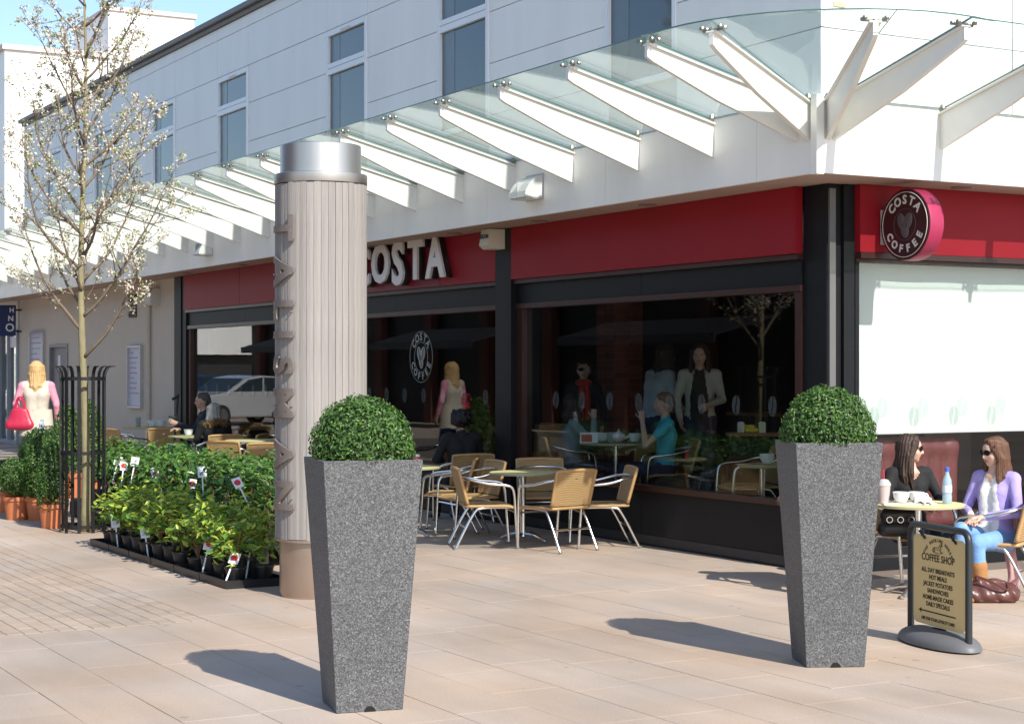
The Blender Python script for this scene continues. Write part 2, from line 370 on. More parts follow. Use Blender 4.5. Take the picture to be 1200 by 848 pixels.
for (x_, y_) in [(-s, -.27) for s in (2.2,4.15,6.0,8.2,10.4,12.6,15)]+[(.3, 1.15), (.3, 3.2)]:
    p = MB(); p.lathe([(.085,3.133),(.085,3.1395)], 20, (x_, y_, 0)); p2 = MB(); o = part('soffit_light', p, lead); o2 = MB(); o2.lathe([(.06,3.131),(.06,3.134)], 16, (x_, y_, 0)); part('lens', o2, M('lamp_lens', (.25,.24,.22), .2), o)
# floor slab over the shop and hidden walls so the inside stays a room
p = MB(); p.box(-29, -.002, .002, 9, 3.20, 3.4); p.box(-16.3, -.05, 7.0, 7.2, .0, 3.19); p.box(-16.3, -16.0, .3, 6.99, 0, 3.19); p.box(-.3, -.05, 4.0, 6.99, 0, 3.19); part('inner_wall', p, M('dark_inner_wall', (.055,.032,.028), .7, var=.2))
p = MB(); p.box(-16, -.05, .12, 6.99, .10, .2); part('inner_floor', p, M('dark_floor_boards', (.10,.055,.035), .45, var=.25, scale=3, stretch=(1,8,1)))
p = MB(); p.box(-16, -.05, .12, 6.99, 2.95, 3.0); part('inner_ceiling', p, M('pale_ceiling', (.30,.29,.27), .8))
# cream rendered wall with door
p = MB(); p.box(-23.07, -16.33, 0, .3, 0, 3.139); p.box(-27.1, -24.5, 0, .3, 0, 3.139); p.box(-24.5, -23.07, 0, .3, 2.14, 3.139); part('rendered_wall', p, cream)
p = MB(); p.box(-27.12, -24.5, -.012, 0, 0, .16); p.box(-23.07, -16.34, -.012, 0, 0, .16); part('plinth_strip', p, M('cream_plinth', (.48,.43,.36), .8, var=.15))
p = MB(); p.box(-24.44, -23.13, .04, .09, .02, 2.08); dr = part('service_door', p, M('grey_door_paint', (.16,.16,.17), .5, var=.06))
p = MB(); p.box(-24.5, -24.442, -.02, .1, 0, 2.14); p.box(-23.128, -23.07, -.02, .1, 0, 2.14); p.box(-24.442, -23.128, -.02, .1, 2.082, 2.14); part('door_frame', p, M('grey_door_frame', (.22,.22,.22), .5), dr)
p = MB(); p.box(-24.0, -23.8, .034, .0395, 1.62, 1.92); part('door_notice', p, M('white_card', (.75,.76,.78), .6), dr)
p = MB(); p.tube([(-23.25,.04,1.05),(-23.25,-.03,1.05),(-23.40,-.03,1.05)], .012); part('handle', p, chrome, dr)
p = MB(); p.tube([(-17.75,-.04,.1),(-17.75,-.04,3.13)], .032, 10); part('downpipe', p, M('cream_pipe', (.52,.47,.39), .5))
p = MB(); p.box(-18.95,-18.55,-.03,0,2.55,2.95); lv = part('wall_vent', p, M('dark_vent', (.05,.05,.05), .6))
for k in range(6):
    q = MB(); q.beam((-18.93,-.04,2.59+k*.065),(-18.57,-.04,2.59+k*.065), .035, .012, (0,.5,1)); part('vent_slat', q, M('dark_vent', (.05,.05,.05)), lv)
p = MB(); p.prism([(0,2.72),(-.14,2.72),(-.17,2.76),(-.17,2.92),(-.10,2.99),(0,2.99)], 'x', -17.55, -17.25); part('wall_box', p, M('pale_plastic_box', (.55,.53,.49), .5))
# black pier, columns, corner posts
p = MB(); p.box(-5.38, -5.04, -.10, .25, 0, 3.138); part('pier', p, black)
p = MB(); p.box(-16.33, -15.74, -.06, .3, 0, 3.138); p.box(-16.05,-15.95,-.075,-.06,0,3.137); part('pier', p, black)
p = MB(); p.box(-.293, -.002, -.012, .20, 0, 3.138); p.box(-.26, .0, .0, .05, 0, 3.137); p.box(-.10, -.035, .05, .15, 0, 3.136); part('corner_column', p, black)
p = MB(); p.box(-.03, .022, .000, .062, 0, 3.1); part('corner_trim', p, M('grey_metal_trim', (.16,.155,.15), .4, .4, var=.1))
p = MB(); p.box(-.10, .035, .135, .246, 0, 3.138); part('corner_post', p, black)
# sign panels, trims, bands: long front
for (x0, x1, m) in ((-5.04,-.293,maroon),(-6.69,-5.38,maroon),(-10.6,-6.695,maroon2),(-13.2,-10.605,maroon),(-15.74,-13.205,maroon)):
    p = MB(); p.box(x0+.003, x1-.003, -.10, -.02, 2.592, 3.138); part('sign_panel', p, m)
for (x0, x1) in ((-5.04,-.293), (-15.74,-5.38)):
    p = MB(); p.box(x0+.002, x1-.002, -.075, .04, 2.545, 2.589); p.box(x0+.002, x1-.002, -.05, .04, 2.285, 2.335); part('window_trim', p, brown)
    n = 2 if x1 > -1 else 4
    for k in range(n):
        a = x0+(x1-x0)*k/n; c = x0+(x1-x0)*(k+1)/n
        p = MB(); p.box(a+.003, c-.003, -.03, .04, 2.337, 2.543); part('head_panel', p, black)
        p = MB(); p.box(a+.003, c-.003, -.02, .10, .012, .508); part('riser_panel', p, black)
    p = MB(); p.box(x0+.002, x1-.002, -.012, .1, 0, .010); p.box(x0+.002,x1-.002,-.028,.0,.02,.10); part('skirting', p, M('scuffed_black_skirting', (.03,.03,.031), .6, var=.4, scale=9))
    f = MB(); f.box(x0+.002, x1-.002, -.05, .10, .512, .562)
    f.box(x0+.002, x0+.12, -.03, .09, .563, 2.283); f.box(x1-.09, x1-.002, -.03, .09, .563, 2.283)
    if x0 < -10: f.box(-10.40, -10.30, -.03, .09, .563, 2.283)
    wn_ = part('shop_window', f, brown)
    spans = [(x0+.12, x1-.09)] if x0 > -10 else [(x0+.12, -10.40), (-10.30, x1-.09)]
    for a, c in spans:
        p = MB(); p.box(a, c, .028, .036, .562, 2.284); part('pane', p, shopglass, wn_)
    # row of coffee bean ovals stuck on the glass
    bx = x1-.46
    while bx > x0+.3:
        if not (x0 < -10 and abs(bx+10.35) < .2):
            q = MB()
            for sgn in (-1, 1):
                pts = []
                for k in range(13):
                    t = -math.pi/2+math.pi*k/12; pts.append((.052*math.cos(t)*sgn+.004*sgn, .085*math.sin(t)))
                curve = [(.008*sgn+.012*math.sin(a*math.pi), .085*a) for a in (.8,.4,0,-.4,-.8)]
                poly = pts+curve if sgn > 0 else pts+curve
                q.prism([(bx+u, 1.335+v) for u, v in poly], 'y', .0245, .0275)
            part('bean_decal', q, glassmat('frosted_decal', (.9,.93,.93), 1.5, dirt=.10, dcol=(.5,.56,.58)) if 'frosted_decal' not in MATS else MATS['frosted_decal'], wn_)
        bx -= .51
# side front (x=0)
p = MB(); p.box(.02, .10, .25, 6, 2.592, 3.138); part('sign_panel', p, maroon)
p = MB(); p.box(-.04, .11, .25, 6, 2.545, 2.589); p.box(-.04,.05,.25,6,2.52,2.543); part('window_trim', p, brown)
p = MB(); p.box(-.1, .02, .25, 6, .0, .30); part('riser_panel', p, black)
f = MB(); f.box(-.06, .05, .25, 6, .302, .34); f.box(-.06, .04, .25, .29, .341, 2.518); f.box(-.06, .04, 3.4, 3.46, .341, 2.518); wb = part('shop_window', f, black)
p = MB(); p.box(-.012, -.004, .29, 3.4, .341, 2.518); part('pane', p, sideglass, wb)
by = .57
while by < 3.3:
    q = MB()
    for sgn in (-1, 1):
        pts = [(.052*math.cos(-math.pi/2+math.pi*k/12)*sgn+.004*sgn, .085*math.sin(-math.pi/2+math.pi*k/12)) for k in range(13)]
        curve = [(.008*sgn+.012*math.sin(a*math.pi), .085*a) for a in (.8,.4,0,-.4,-.8)]
        q.prism([(by+u, 1.33+v) for u, v in pts+curve], 'x', -.0035, -.001)
    part('bean_decal', q, MATS.get('pale_decal') or glassmat('pale_decal', (.93,.97,.95), 1.4, dirt=.13, dcol=(.6,.72,.67)), wb); by += .44
bl = MB(); bl.grid(lambda u, v: (-.10+.004*math.sin(u*23), .30+u*3.08, 1.118+v*1.40), 40, 2); bl.tube([(-.10,.30,1.118),(-.10,3.38,1.118)], .012)
blind = bl.build('roller_blind', M('pale_green_blind', (.74,.80,.765), .8, var=.02, trans=.25), smooth=40)
tag(blind, 'pale white green roller blind pulled down inside the sunlit side window', 'blind')

# signs: raised letters
ls = thing('shop_sign', 'large raised silver COSTA letters on the dark red fascia', 'sign', (-7.66,-.10,2.895))
silver = M('silver_letter_face', (.74,.72,.71), .4, .1, var=.06); sidem = M('dark_letter_side', (.02,.012,.014), .4)
adv = -1.22
for ch, wd, dz, ht in (('C',.50,-.02,1.0),('O',.48,.0,1.0),('S',.44,-.02,1.12),('T',.45,.0,1.0),('A',.50,.0,1.02)):
    cx = adv+wd/2; adv += wd+.03
    bk_ = textobj(ch, .63*ht, sidem, ls, 'letter', T_A(cx+.035, -.03, dz-.012), .05, .014, sx=.98)
    textobj(ch, .63*ht, silver, bk_, 'letter_face', T_A(cx, -.083, dz), .03, .022, sx=.98)

def ring_text(s, rad, size, m, par, a0, a1, MX, depth, off, flip=False):
    for k, ch in enumerate(s):
        a = a0+(a1-a0)*k/(len(s)-1); rot = a-math.pi/2 if not flip else a+math.pi/2
        textobj(ch, size, m, par, 'letter', MX @ Matrix.Translation((rad*math.cos(a), rad*math.sin(a), 0)) @ Matrix.Rotation(rot, 4, 'Z'), depth, off)
def beans(par, MX, r, m, dk, d=.006):
    for (ox, oy, rot) in ((-.30, .22, .35), (.30, .22, -.35), (0, -.32, 0.2)):
        q = MB()
        q.lathe([(r*.50,0),(r*.46,d),(r*.2,d*1.6)], 20); me = q.mesh('coffee_bean', m)
        X = MX @ Matrix.Translation((ox*r, oy*r, 0)) @ Matrix.Rotation(rot, 4, 'Z') @ Matrix.Diagonal((.72,1.12,1,1)); me.transform(X); o = link('coffee_bean', me, par)
        q = MB(); q.tube([(.04*r*math.sin(t*3), (t-.5)*r*.8, d*1.7) for t in [i/6 for i in range(7)]], r*.035, 5); me = q.mesh('bean_crease', dk); me.transform(X); link('bean_crease', me, o)
rs = thing('round_sign', 'round projecting dark red COSTA COFFEE sign on the side front by the corner', 'sign', (.42,.44,2.796))
q = MB(); q.lathe([(.283,0),(.287,.02),(.287,.12),(.283,.14)], 56); me = q.mesh('rim', M('red_sign_rim', (.42,.035,.10), .35, var=.06, trans=.2), 40); me.transform(Matrix.Rotation(R(-90), 4, 'X')); link('rim', me, rs)
facem = M('dark_brown_sign_face', (.055,.012,.014), .3, var=.06); lett = M('cream_sign_letter', (.62,.60,.56), .5); greyb = M('grey_bean', (.10,.085,.085), .5, var=.2)
q = MB(); q.lathe([(.280,0),(.280,.006)], 56); me = q.mesh('face', facem); me.transform(T_A(0,-.002,0)); link('face', me, rs)
q = MB(); q.tube([(.258*math.cos(t*math.pi/28),.258*math.sin(t*math.pi/28),0) for t in range(56)], .003, 5, closed=True); me = q.mesh('ring', lett); me.transform(T_A(0,-.010,0)); link('ring', me, rs)
q = MB(); q.tube([(.125*math.cos(t*math.pi/20),.125*math.sin(t*math.pi/20),0) for t in range(40)], .002, 5, closed=True); me = q.mesh('ring', greyb); me.transform(T_A(0,-.010,0)); link('ring', me, rs)
TX = T_A(0, -.011, 0)
ring_text('COSTA', .195, .098, lett, rs, R(138), R(42), TX, .004, .003); ring_text('COFFEE', .195, .086, lett, rs, R(-152), R(-28), TX, .004, .003, True)
beans(rs, T_A(0,-.008,0), .125, greyb, facem)
q = MB(); q.box(-.318,-.30,.02,.12,-.14,.14); q.box(-.30,-.28,.045,.095,-.05,.05); part('bracket', q, M('white_metal_bracket', (.55,.55,.55), .4), rs)
# round decal on the glass, long front
rd = thing('window_decal', 'round white COSTA COFFEE transfer on the dark window left of the pier', 'decal', (-7.43,.0235,1.79))
dec = M('pale_window_transfer', (.26,.28,.27), .6)
for rr in (.30, .175):
    q = MB(); q.tube([(rr*math.cos(t*math.pi/28),0,rr*math.sin(t*math.pi/28)) for t in range(56)], .0035, 4, closed=True); q.build('ring', dec, rd)
ring_text('COSTA', .235, .13, dec, rd, R(140), R(40), T_A(0,0,0), .002, .004); ring_text('COFFEE', .235, .115, dec, rd, R(-155), R(-25), T_A(0,0,0), .002, .004, True)
beans(rd, T_A(0,0,0), .16, dec, M('dark_crease', (.03,.02,.02), .5), .002)
# alarm box
al = MB(); al.prism([(-.10,2.92),(-.26,2.92),(-.31,2.96),(-.28,3.13),(-.10,3.13)], 'x', -5.36, -5.17); alarm = al.build('body', M('cream_plastic', (.62,.57,.47), .45, var=.05))
ar = thing('alarm_box', 'small cream alarm box with dark lettering at the top of the black pier', 'alarm'); alarm.parent = ar
textobj('SECOM', .058, M('navy_print', (.02,.03,.08), .5), ar, 'lettering', Matrix.Translation((-5.265,-.301,3.05)) @ Matrix.Rotation(R(100), 4, 'X'), .003, .002)
# hooded lamps on the fascia
def hood(x, lab):
    t = thing('wall_lamp', lab, 'lamp', (x,-.6,3.30), 0, 'hooded lamps on the white fascia')
    pr = [(0,0),(-.21,0),(-.20,.06),(-.16,.13),(-.09,.195),(0,.225)]
    q = MB(); q.prism(pr, 'x', -.16, -.004); q.prism(pr, 'x', .004, .16); q.build('hood', M('translucent_white_hood', (.66,.66,.64), .35, var=.03), t)
    q = MB(); q.box(-.165,.165,-.012,.0,-.015,.235); q.box(-.003,.003,-.205,-.012,.001,.15); q.build('backplate', M('lamp_grey', (.45,.45,.45), .5), t)
    q = MB(); q.box(-.15,.15,-.19,-.013,-.012,-.001); q.build('lens', M('lamp_lens_white', (.6,.6,.58), .3), t)
hood(-3.66, 'white hooded lamp on the fascia above the black pier and alarm box'); hood(-13.1, 'white hooded lamp on the fascia above the blossom tree side of the shop')
# notices on the cream wall
def notice(x0, x1, z0, z1, lab, cols):
    t = thing('notice_board', lab, 'notice', ((x0+x1)/2, 0, z0)); w2 = (x1-x0)/2; hh = z1-z0
    q = MB(); q.box(-w2,-w2+.03,-.06,-.001,0,hh); q.box(w2-.03,w2,-.06,-.001,0,hh); q.box(-w2+.03,w2-.03,-.058,-.001,0,.03); q.box(-w2+.03,w2-.03,-.058,-.001,hh-.03,hh); q.build('frame', M('silver_frame', (.5,.5,.52), .4, .5), t)
    q = MB(); q.box(-w2+.03,w2-.03,-.02,-.002,.03,hh-.03); q.build('poster', M('poster_paper', cols, .5, var=.08, scale=3), t)
    for k in range(9):
        z = hh-.12-k*(hh-.2)/10; ww = random.uniform(.3,.8)*(w2-.06)
        q = MB(); q.box(-w2+.07,-w2+.07+ww*2,-.024,-.0205,z-.012,z+.012); q.build('print_line', M('faded_print_%d' % (k % 3), ((.30,.34,.45),(.45,.25,.35),(.35,.38,.40))[k % 3], .6), t)
notice(-18.97,-18.18,.97,2.05,'pale poster in a silver frame on the cream wall right of the tree','' or (.55,.57,.68)); notice(-26.0,-24.86,1.1,2.42,'pale blue notice board on the cream wall behind the walking woman',(.40,.47,.56))
# next shop at the far end and its blue hanging sign
nx = thing('neighbour_shop_front', 'glazed shop front beyond the cream wall at the far left edge', 'shop front', (-27.1,0,0))
q = MB(); q.box(-.08,-.001,-.06,.2,0,2.5); q.box(-1.9,-1.8,-.06,.2,0,2.5); q.box(-1.8,-.08,-.05,.2,2.42,2.5); q.box(-1.8,-.08,-.05,.2,0,.08); q.box(-.95,-.90,-.05,.1,.08,2.42); q.build('frame', M('blue_grey_frame', (.30,.34,.38), .4), nx)
q = MB(); q.box(-1.8,-.95,.03,.04,.08,2.42); q.box(-.90,-.08,.03,.04,.08,2.42); q.build('pane', shopglass, nx)
q = MB(); q.box(-1.9,0,-.02,.2,2.501,3.139); q.build('head_panel', M('pale_head_panel', (.5,.48,.44), .6), nx)
q = MB(); q.box(-1.9,0,2.2,2.3,0,3.1); q.box(-1.9,0,.3,2.2,-.005,.02); q.build('inner_wall', M('shop_inside', (.06,.05,.05), .7), nx)
for k in range(14):
    q = MB(); q.box(-1.7+random.random()*1.4,-1.4+random.random()*.9,.5+random.random(),.9+random.random(),.25+k*.13,.36+k*.13); q.build('shelf_goods', M('goods_%d' % (k % 4), ((.4,.4,.42),(.25,.28,.35),(.35,.12,.10),(.1,.1,.12))[k % 4], .6), nx)
q = MB(); q.box(-1.1,-.2,.01,.025,2.12,2.36); q.build('window_banner', M('white_card', (.75,.76,.78)), nx)
hs_ = thing('hanging_sign', 'dark blue projecting sign with white letters at the far left edge', 'sign', (-26.9,0,2.36))
q = MB(); q.box(-.05,.05,-.95,-.13,0,.66); q.build('board', M('navy_sign_board', (.012,.03,.12), .4, var=.05), hs_)
q = MB(); q.tube([(0,-.13,.10),(0,.02,.10)], .018); q.tube([(0,-.13,.56),(0,.02,.56)], .018); q.tube([(0,.03,-.02),(0,.03,.70)], .022); q.build('bracket', M('black_iron', (.015,.015,.016), .45, .3), hs_)
for ch, yy, z, s_ in (('H',-.22,.55,.14),('N',-.24,.37,.16),('O',-.26,.17,.24)): textobj(ch, s_, M('white_letter', (.75,.75,.76), .5), hs_, 'letter', T_B(.052, yy, z), .004, .004)

# ------------------------------------------------ glass canopy
can = thing('glass_canopy', 'sloping glass canopy on white steel fins above the coffee shop', 'canopy')
ZR, ZT, LB = 3.655, 4.005, 1.40
def fin(px, py, dx, dy, L=LB, zt=ZT):
    d = Vector((dx, dy, 0)).normalized(); n = Vector((-d.y, d.x, 0)); P = Vector((px, py, 0))
    def at(u, z, o=0): return P+d*u+n*o+Vector((0,0,z))
    sl_ = (zt-ZR)/L; q = MB(); th = .018
    prof = [(0,3.388),(0,ZR),(L,zt),(L,zt-.085),(L-.05,zt-.115),(L*.55,3.388+(zt-.115-3.388)*.52)]
    k = len(prof); vs = [at(u,z,-th) for u,z in prof]+[at(u,z,th) for u,z in prof]
    q.add(vs, [tuple(range(k)), tuple(range(2*k-1,k-1,-1))]+[(i,i+k,(i+1)%k+k,(i+1)%k) for i in range(k)])
    o = q.build('fin', white_paint, can)
    q = MB(); q.beam(at(0,ZR+.008), at(L,zt+.008), .085, .013); q.build('flange', white_paint, o)
    q = MB(); q.tube([at(.02,ZR+.030), at(L,zt+.030)], .011, 8)
    q.build('rail', M('grey_rail', (.45,.44,.42), .35, .6), o)
    q = MB(); q.tube([at(L-.03,zt+.022,-.085), at(L-.03,zt+.022,.085)], .011, 7)
    for of in (-.075, .075):
        for u in (L-.06, L+.0): q.lathe([(.016,-.012),(.019,0),(.016,.012)], 10, tuple(at(u, zt+.034, of)))
    q.build('spider_fitting', M('dull_steel', (.30,.28,.25), .4, .9, var=.2), o)
    q = MB(); q.lathe([(.02,-.02),(.03,.01),(.02,.04)], 10, tuple(at(.01, ZR+.045))); q.build('end_fitting', M('dull_steel', (.3,.28,.25)), o)
axs = [.6-(.232+1.11*k) for k in range(25)]
for x in axs: fin(x, -.6, 0, -1)
bys = [-.6+.163+1.09*k for k in range(6)]
for y in bys: fin(.6, y, 1, 0)
fin(.50, -.602, .36, -.93, 1.36); fin(.602, -.50, .9, -.44, 1.36)
p = MB(); p.box(.57,.64,-.64,-.57,3.12,3.72); part('corner_knuckle', p, white_paint, can)
GZ = .048; zi, zo = ZR+GZ, ZT+GZ+.008
def pane(inner, outer):
    # inner / outer: lists of (x,y); a 10 mm glass plate between them
    pts = [(x,y,zi) for x,y in inner]+[(x,y,zo) for x,y in outer[::-1]]; k = len(pts)
    vs = pts+[(x,y,z+.010) for x,y,z in pts]
    q = MB().add(vs, [tuple(range(k-1,-1,-1)), tuple(range(k,2*k))]); q.cur = 1; q.add(vs, [(i,(i+1)%k,(i+1)%k+k,i+k) for i in range(k)]); q.build('glass_pane', [canglass, canedge], can)
for k in range(len(axs)-1):
    a, b = axs[k]-.006, axs[k+1]+.006; pane([(a,-.615),(b,-.615)], [(a,-2.05),(b,-2.05)])
for k in range(len(bys)-1):
    a, b = bys[k]+.006, bys[k+1]-.006; pane([(.615,a),(.615,b)], [(2.05,a),(2.05,b)])
Q = Vector((axs[0]+.0, -.62)); 
def arcp(t): # rounded corner from (axs0,-2.05) to (2.05,bys0)
    c = (.62,-.58); a = R(-90-15+ (t)*(120)); a = R(-105+120*t); r = 1.46
    return (c[0]+r*math.cos(a), c[1]+r*math.sin(a))
arc = [(axs[0]+.006,-2.05)]+[arcp(t) for t in [i/14 for i in range(15)]]+[(2.05,bys[0]-.006)]
cuts = [0, 5, 11, 16]
ins = [[(axs[0]+.006,-.615),(.50,-.615)], [(.50,-.622),(.622,-.50)], [(.615,-.50),(.615,bys[0]-.006)]]
for (a, b), i in zip(zip(cuts[:-1], cuts[1:]), ins):
    # planar fan pieces: split at the middle so that each plate stays flat enough
    pane(i, arc[a:b+1])

# ------------------------------------------------ white buildings behind
wb_ = thing('rooftop_block', 'bright white windowless block rising behind the long roof at the left', 'building', (-37,4,0))
q = MB(); q.box(-1.5,2,0.25,2.65,0,11.3); q.build('wall', white, wb_); q = MB(); q.box(-1.6,2.06,.2,2.71,11.302,11.42); q.build('roof_edge', M('pinkish_coping', (.6,.5,.47), .6), wb_)
q = MB(); q.tube([(1.9,1.45,11.4),(1.9,1.45,13.6)], .03); q.tube([(1.9,1.2,13.0),(1.9,1.7,13.0)], .012); q.build('aerial', M('grey_rail', (.45,.44,.42)), wb_)
wl = thing('white_end_block', 'tall plain white building at the left edge behind the tree', 'building', (-37,1.5,0))
q = MB(); q.box(-12,2,0,2.7,0,10.0); q.build('wall', white, wl); q = MB(); q.box(-12.1,2.08,-.08,2.72,10.002,10.14); q.build('roof_edge', M('pinkish_coping', (.6,.5,.47)), wl)
for zz in (4.2, 7.0):
    for k in range(3):
        f = MB(); f.box(-3.4-k*2.6,-2-k*2.6,-.03,.02,zz,zz+1.6); w2 = f.build('upper_window', WF, wl); f = MB(); f.box(-3.3-k*2.6,-2.1-k*2.6,-.045,-.031,zz+.1,zz+1.5); f.build('pane', dark_glass, w2)
# ------------------------------------------------ foliage meshes
leafd = M('box_leaf', (.046,.108,.020), .45, var=.55, scale=22, trans=.15, spec=.5)
leafn = M('box_leaf_bright', (.105,.21,.035), .45, var=.35, scale=20, trans=.2)
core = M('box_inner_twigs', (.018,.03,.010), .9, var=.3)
def leaf_quads(mb, P, N, size, asp=.55, jit=.9, fold=.25):
    k = len(P); up = rng.normal(size=(k,3)); up /= np.linalg.norm(up, axis=1)[:,None]
    n = N+jit*rng.normal(size=(k,3))*.6; n /= np.linalg.norm(n, axis=1)[:,None]
    a = np.cross(n, up); a /= np.linalg.norm(a, axis=1)[:,None]; b = np.cross(n, a)
    s = (size*rng.uniform(.7, 1.25, k))[:,None]; a *= s; b *= s*asp
    V = np.stack([P-a, P-b*.9-a*.1+n*s*fold, P+a, P+b*.9-a*.1+n*s*fold], 1).reshape(-1,3); base = len(mb.v)
    mb.v.extend(map(tuple, V))
    for i in range(k): mb.f.append((base+4*i, base+4*i+1, base+4*i+2)); mb.f.append((base+4*i, base+4*i+2, base+4*i+3))
    mb.mi.extend([mb.cur]*(2*k))
def raw(mb, name, mats):
    me = bpy.data.meshes.new(name); me.from_pydata(mb.v, [], mb.f)
    for m in (mats if isinstance(mats,(list,tuple)) else [mats]): me.materials.append(m)
    if any(mb.mi): me.polygons.foreach_set('material_index', mb.mi)
    me.update(); return me
def clipped(shape, n, size, m=(leafd, leafn), rim=False):
    # shape(dirs) gives the surface points and outward normals of a clipped bush
    d = rng.normal(size=(n,3)); d /= np.linalg.norm(d, axis=1)[:,None]
    P, N = shape(d); dep = rng.uniform(-.045, .012, n)*(1 if size > .012 else .7)
    bumps = .012*np.sin(P[:,0]*31+P[:,1]*17)*np.sin(P[:,2]*27+P[:,1]*13)
    P = P+N*(dep+bumps)[:,None]; b = MB()
    if rim:
        rr_ = np.linalg.norm(P[:,:2],axis=1); lim = np.where(P[:,2] < -.05, .205, 9.); P[:,:2] *= np.minimum(1, lim/rr_)[:,None]
    sel = rng.random(n) < .30
    b.cur = 0; leaf_quads(b, P[~sel], N[~sel], size)
    b.cur = 1; leaf_quads(b, P[sel]+N[sel]*.006, N[sel], size*.9)
    return raw(b, 'foliage', list(m))
ball = clipped(lambda d: (d*np.array([.258,.258,.258]), d), 10500, .0125, rim=True)
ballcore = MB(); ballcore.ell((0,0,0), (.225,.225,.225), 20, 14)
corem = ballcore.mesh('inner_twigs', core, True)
# ------------------------------------------------ the two tall granite planters
gran = granite(); soil = M('dark_compost', (.02,.014,.01), .95, var=.4, scale=40, bump=.6)
def planter(cx, cy, rz, H, lab, balllab, br, bz):
    t = thing('tall_planter', lab, 'planter', (cx, cy, 0), rz, 'tall tapered granite planters')
    b, a = .1635, .2425; ti = .022
    q = MB(); hb = b; 
    vs = []
    for hw, z in ((b-.004,0),(b,.004),(a,H-.004),(a-.004,H),(a-ti,H),(a-ti-.005,H-.10)):
        vs += [(-hw,-hw,z),(hw,-hw,z),(hw,hw,z),(-hw,hw,z)]
    fs = []
    for i in range(5):
        for j in range(4): fs.append((i*4+j, i*4+(j+1)%4, (i+1)*4+(j+1)%4, (i+1)*4+j))
    fs.append((3,2,1,0)); q.add(vs, fs); q.build('body', gran, t)
    q = MB(); q.add([(-a+ti+.001,-a+ti+.001,H-.06),(a-ti-.001,-a+ti+.001,H-.06),(a-ti-.001,a-ti-.001,H-.06),(-a+ti+.001,a-ti-.001,H-.06)], [(0,1,2,3)]); q.build('soil', soil, t)
    q = MB(); pts = [(.028*math.cos(math.pi*k/10), .028*math.sin(math.pi*k/10)) for k in range(11)]; q.prism([(x, z+.0005) for x, z in pts], 'y', -b-.0035, -b+.02); q.build('drain_hole', M('drain_hole_dark', (.006,.006,.006), .9), t)
    p = thing('box_ball', balllab, 'topiary', (cx, cy, bz), rz*3, 'clipped box balls in the granite planters', br/.258)
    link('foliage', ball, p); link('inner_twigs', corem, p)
    q = MB(); q.tube([(0,0,-.33),(0,0,-.1)], .02); q.build('trunk', M('box_bark', (.12,.08,.05), .9), p)
    return t
HX = math.atan2(CA, SA)
cx, cy = cw(-.735, 8.458); planter(cx, cy, HX+R(18), 1.213, 'tall tapered grey granite planter in front of the timber clad column', 'clipped green box ball in the granite planter in front of the timber column', .247, 1.262)
cx, cy = cw(1.776, 9.696); planter(cx, cy, HX+R(5), 1.243, 'tall tapered grey granite planter beside the coffee shop menu board', 'clipped green box ball in the granite planter near the menu board', .255, 1.288)

# ------------------------------------------------ timber clad column
colx, coly = cw(-1.40, 12.62)
pl = thing('timber_column', 'round column clad in weathered grey timber boards with a steel cap and TALISMAN letters', 'column', (colx, coly, 0))
wood = M('weathered_timber', (.265,.243,.226), .75, var=.26, scale=7, stretch=(6,6,.35), bump=.25, bscale=30, rand=.12)
bronze = M('dull_steel_base', (.42,.33,.27), .38, .75, var=.2, scale=3)
q = MB(); q.lathe([(.295,.0),(.295,.02),(.30,.03),(.30,.40),(.285,.41),(.285,.415)], 56); q.build('base', bronze, pl, smooth=30)
q = MB(); q.lathe([(.296,.415),(.296,2.99)], 56); q.build('core', M('dark_gap', (.05,.04,.035), .9), pl)
nb = 40; wi = 2*math.pi/nb
bm_ = MB(); r0, r1 = .297, .333; a = wi/2*.955
bm_.prism([(r0*math.cos(-a),r0*math.sin(-a)),(r1*math.cos(-a),r1*math.sin(-a)),(r1*1.004,0),(r1*math.cos(a),r1*math.sin(a)),(r0*math.cos(a),r0*math.sin(a))], 'z', .425, 2.985); bme = bm_.mesh('timber_board', wood)
for k in range(nb):
    o = link('timber_board', bme, pl, (0,0,random.uniform(-.004,.004)), k*wi); o.scale = (1+random.uniform(-.010,.010),1,1)
q = MB(); q.lathe([(.296,2.99),(.338,2.99),(.340,2.995),(.340,3.058),(.337,3.062),(.30,3.062)], 64); q.build('collar', steel, pl, smooth=30)
q = MB(); q.lathe([(.29,3.062),(.295,3.064),(.295,3.272),(.291,3.276),(.2,3.278)], 64); q.build('cap', steel, pl, smooth=30)
q = MB(); q.lathe([(.336,.405),(.336,.424)], 48); q.build('band', bronze, pl)
tocam = math.atan2(CAMY-coly, CAMX-colx); la = tocam-R(54)     # the letters face left of the camera
lm = M('weathered_steel_letter', (.30,.255,.23), .4, .55, var=.2, scale=12)
px_m = 2020/12.4; bm2 = M('dull_steel_bolt', (.5,.46,.4), .35, .8)
def pzz(py): return 1.65+(432-py)/px_m
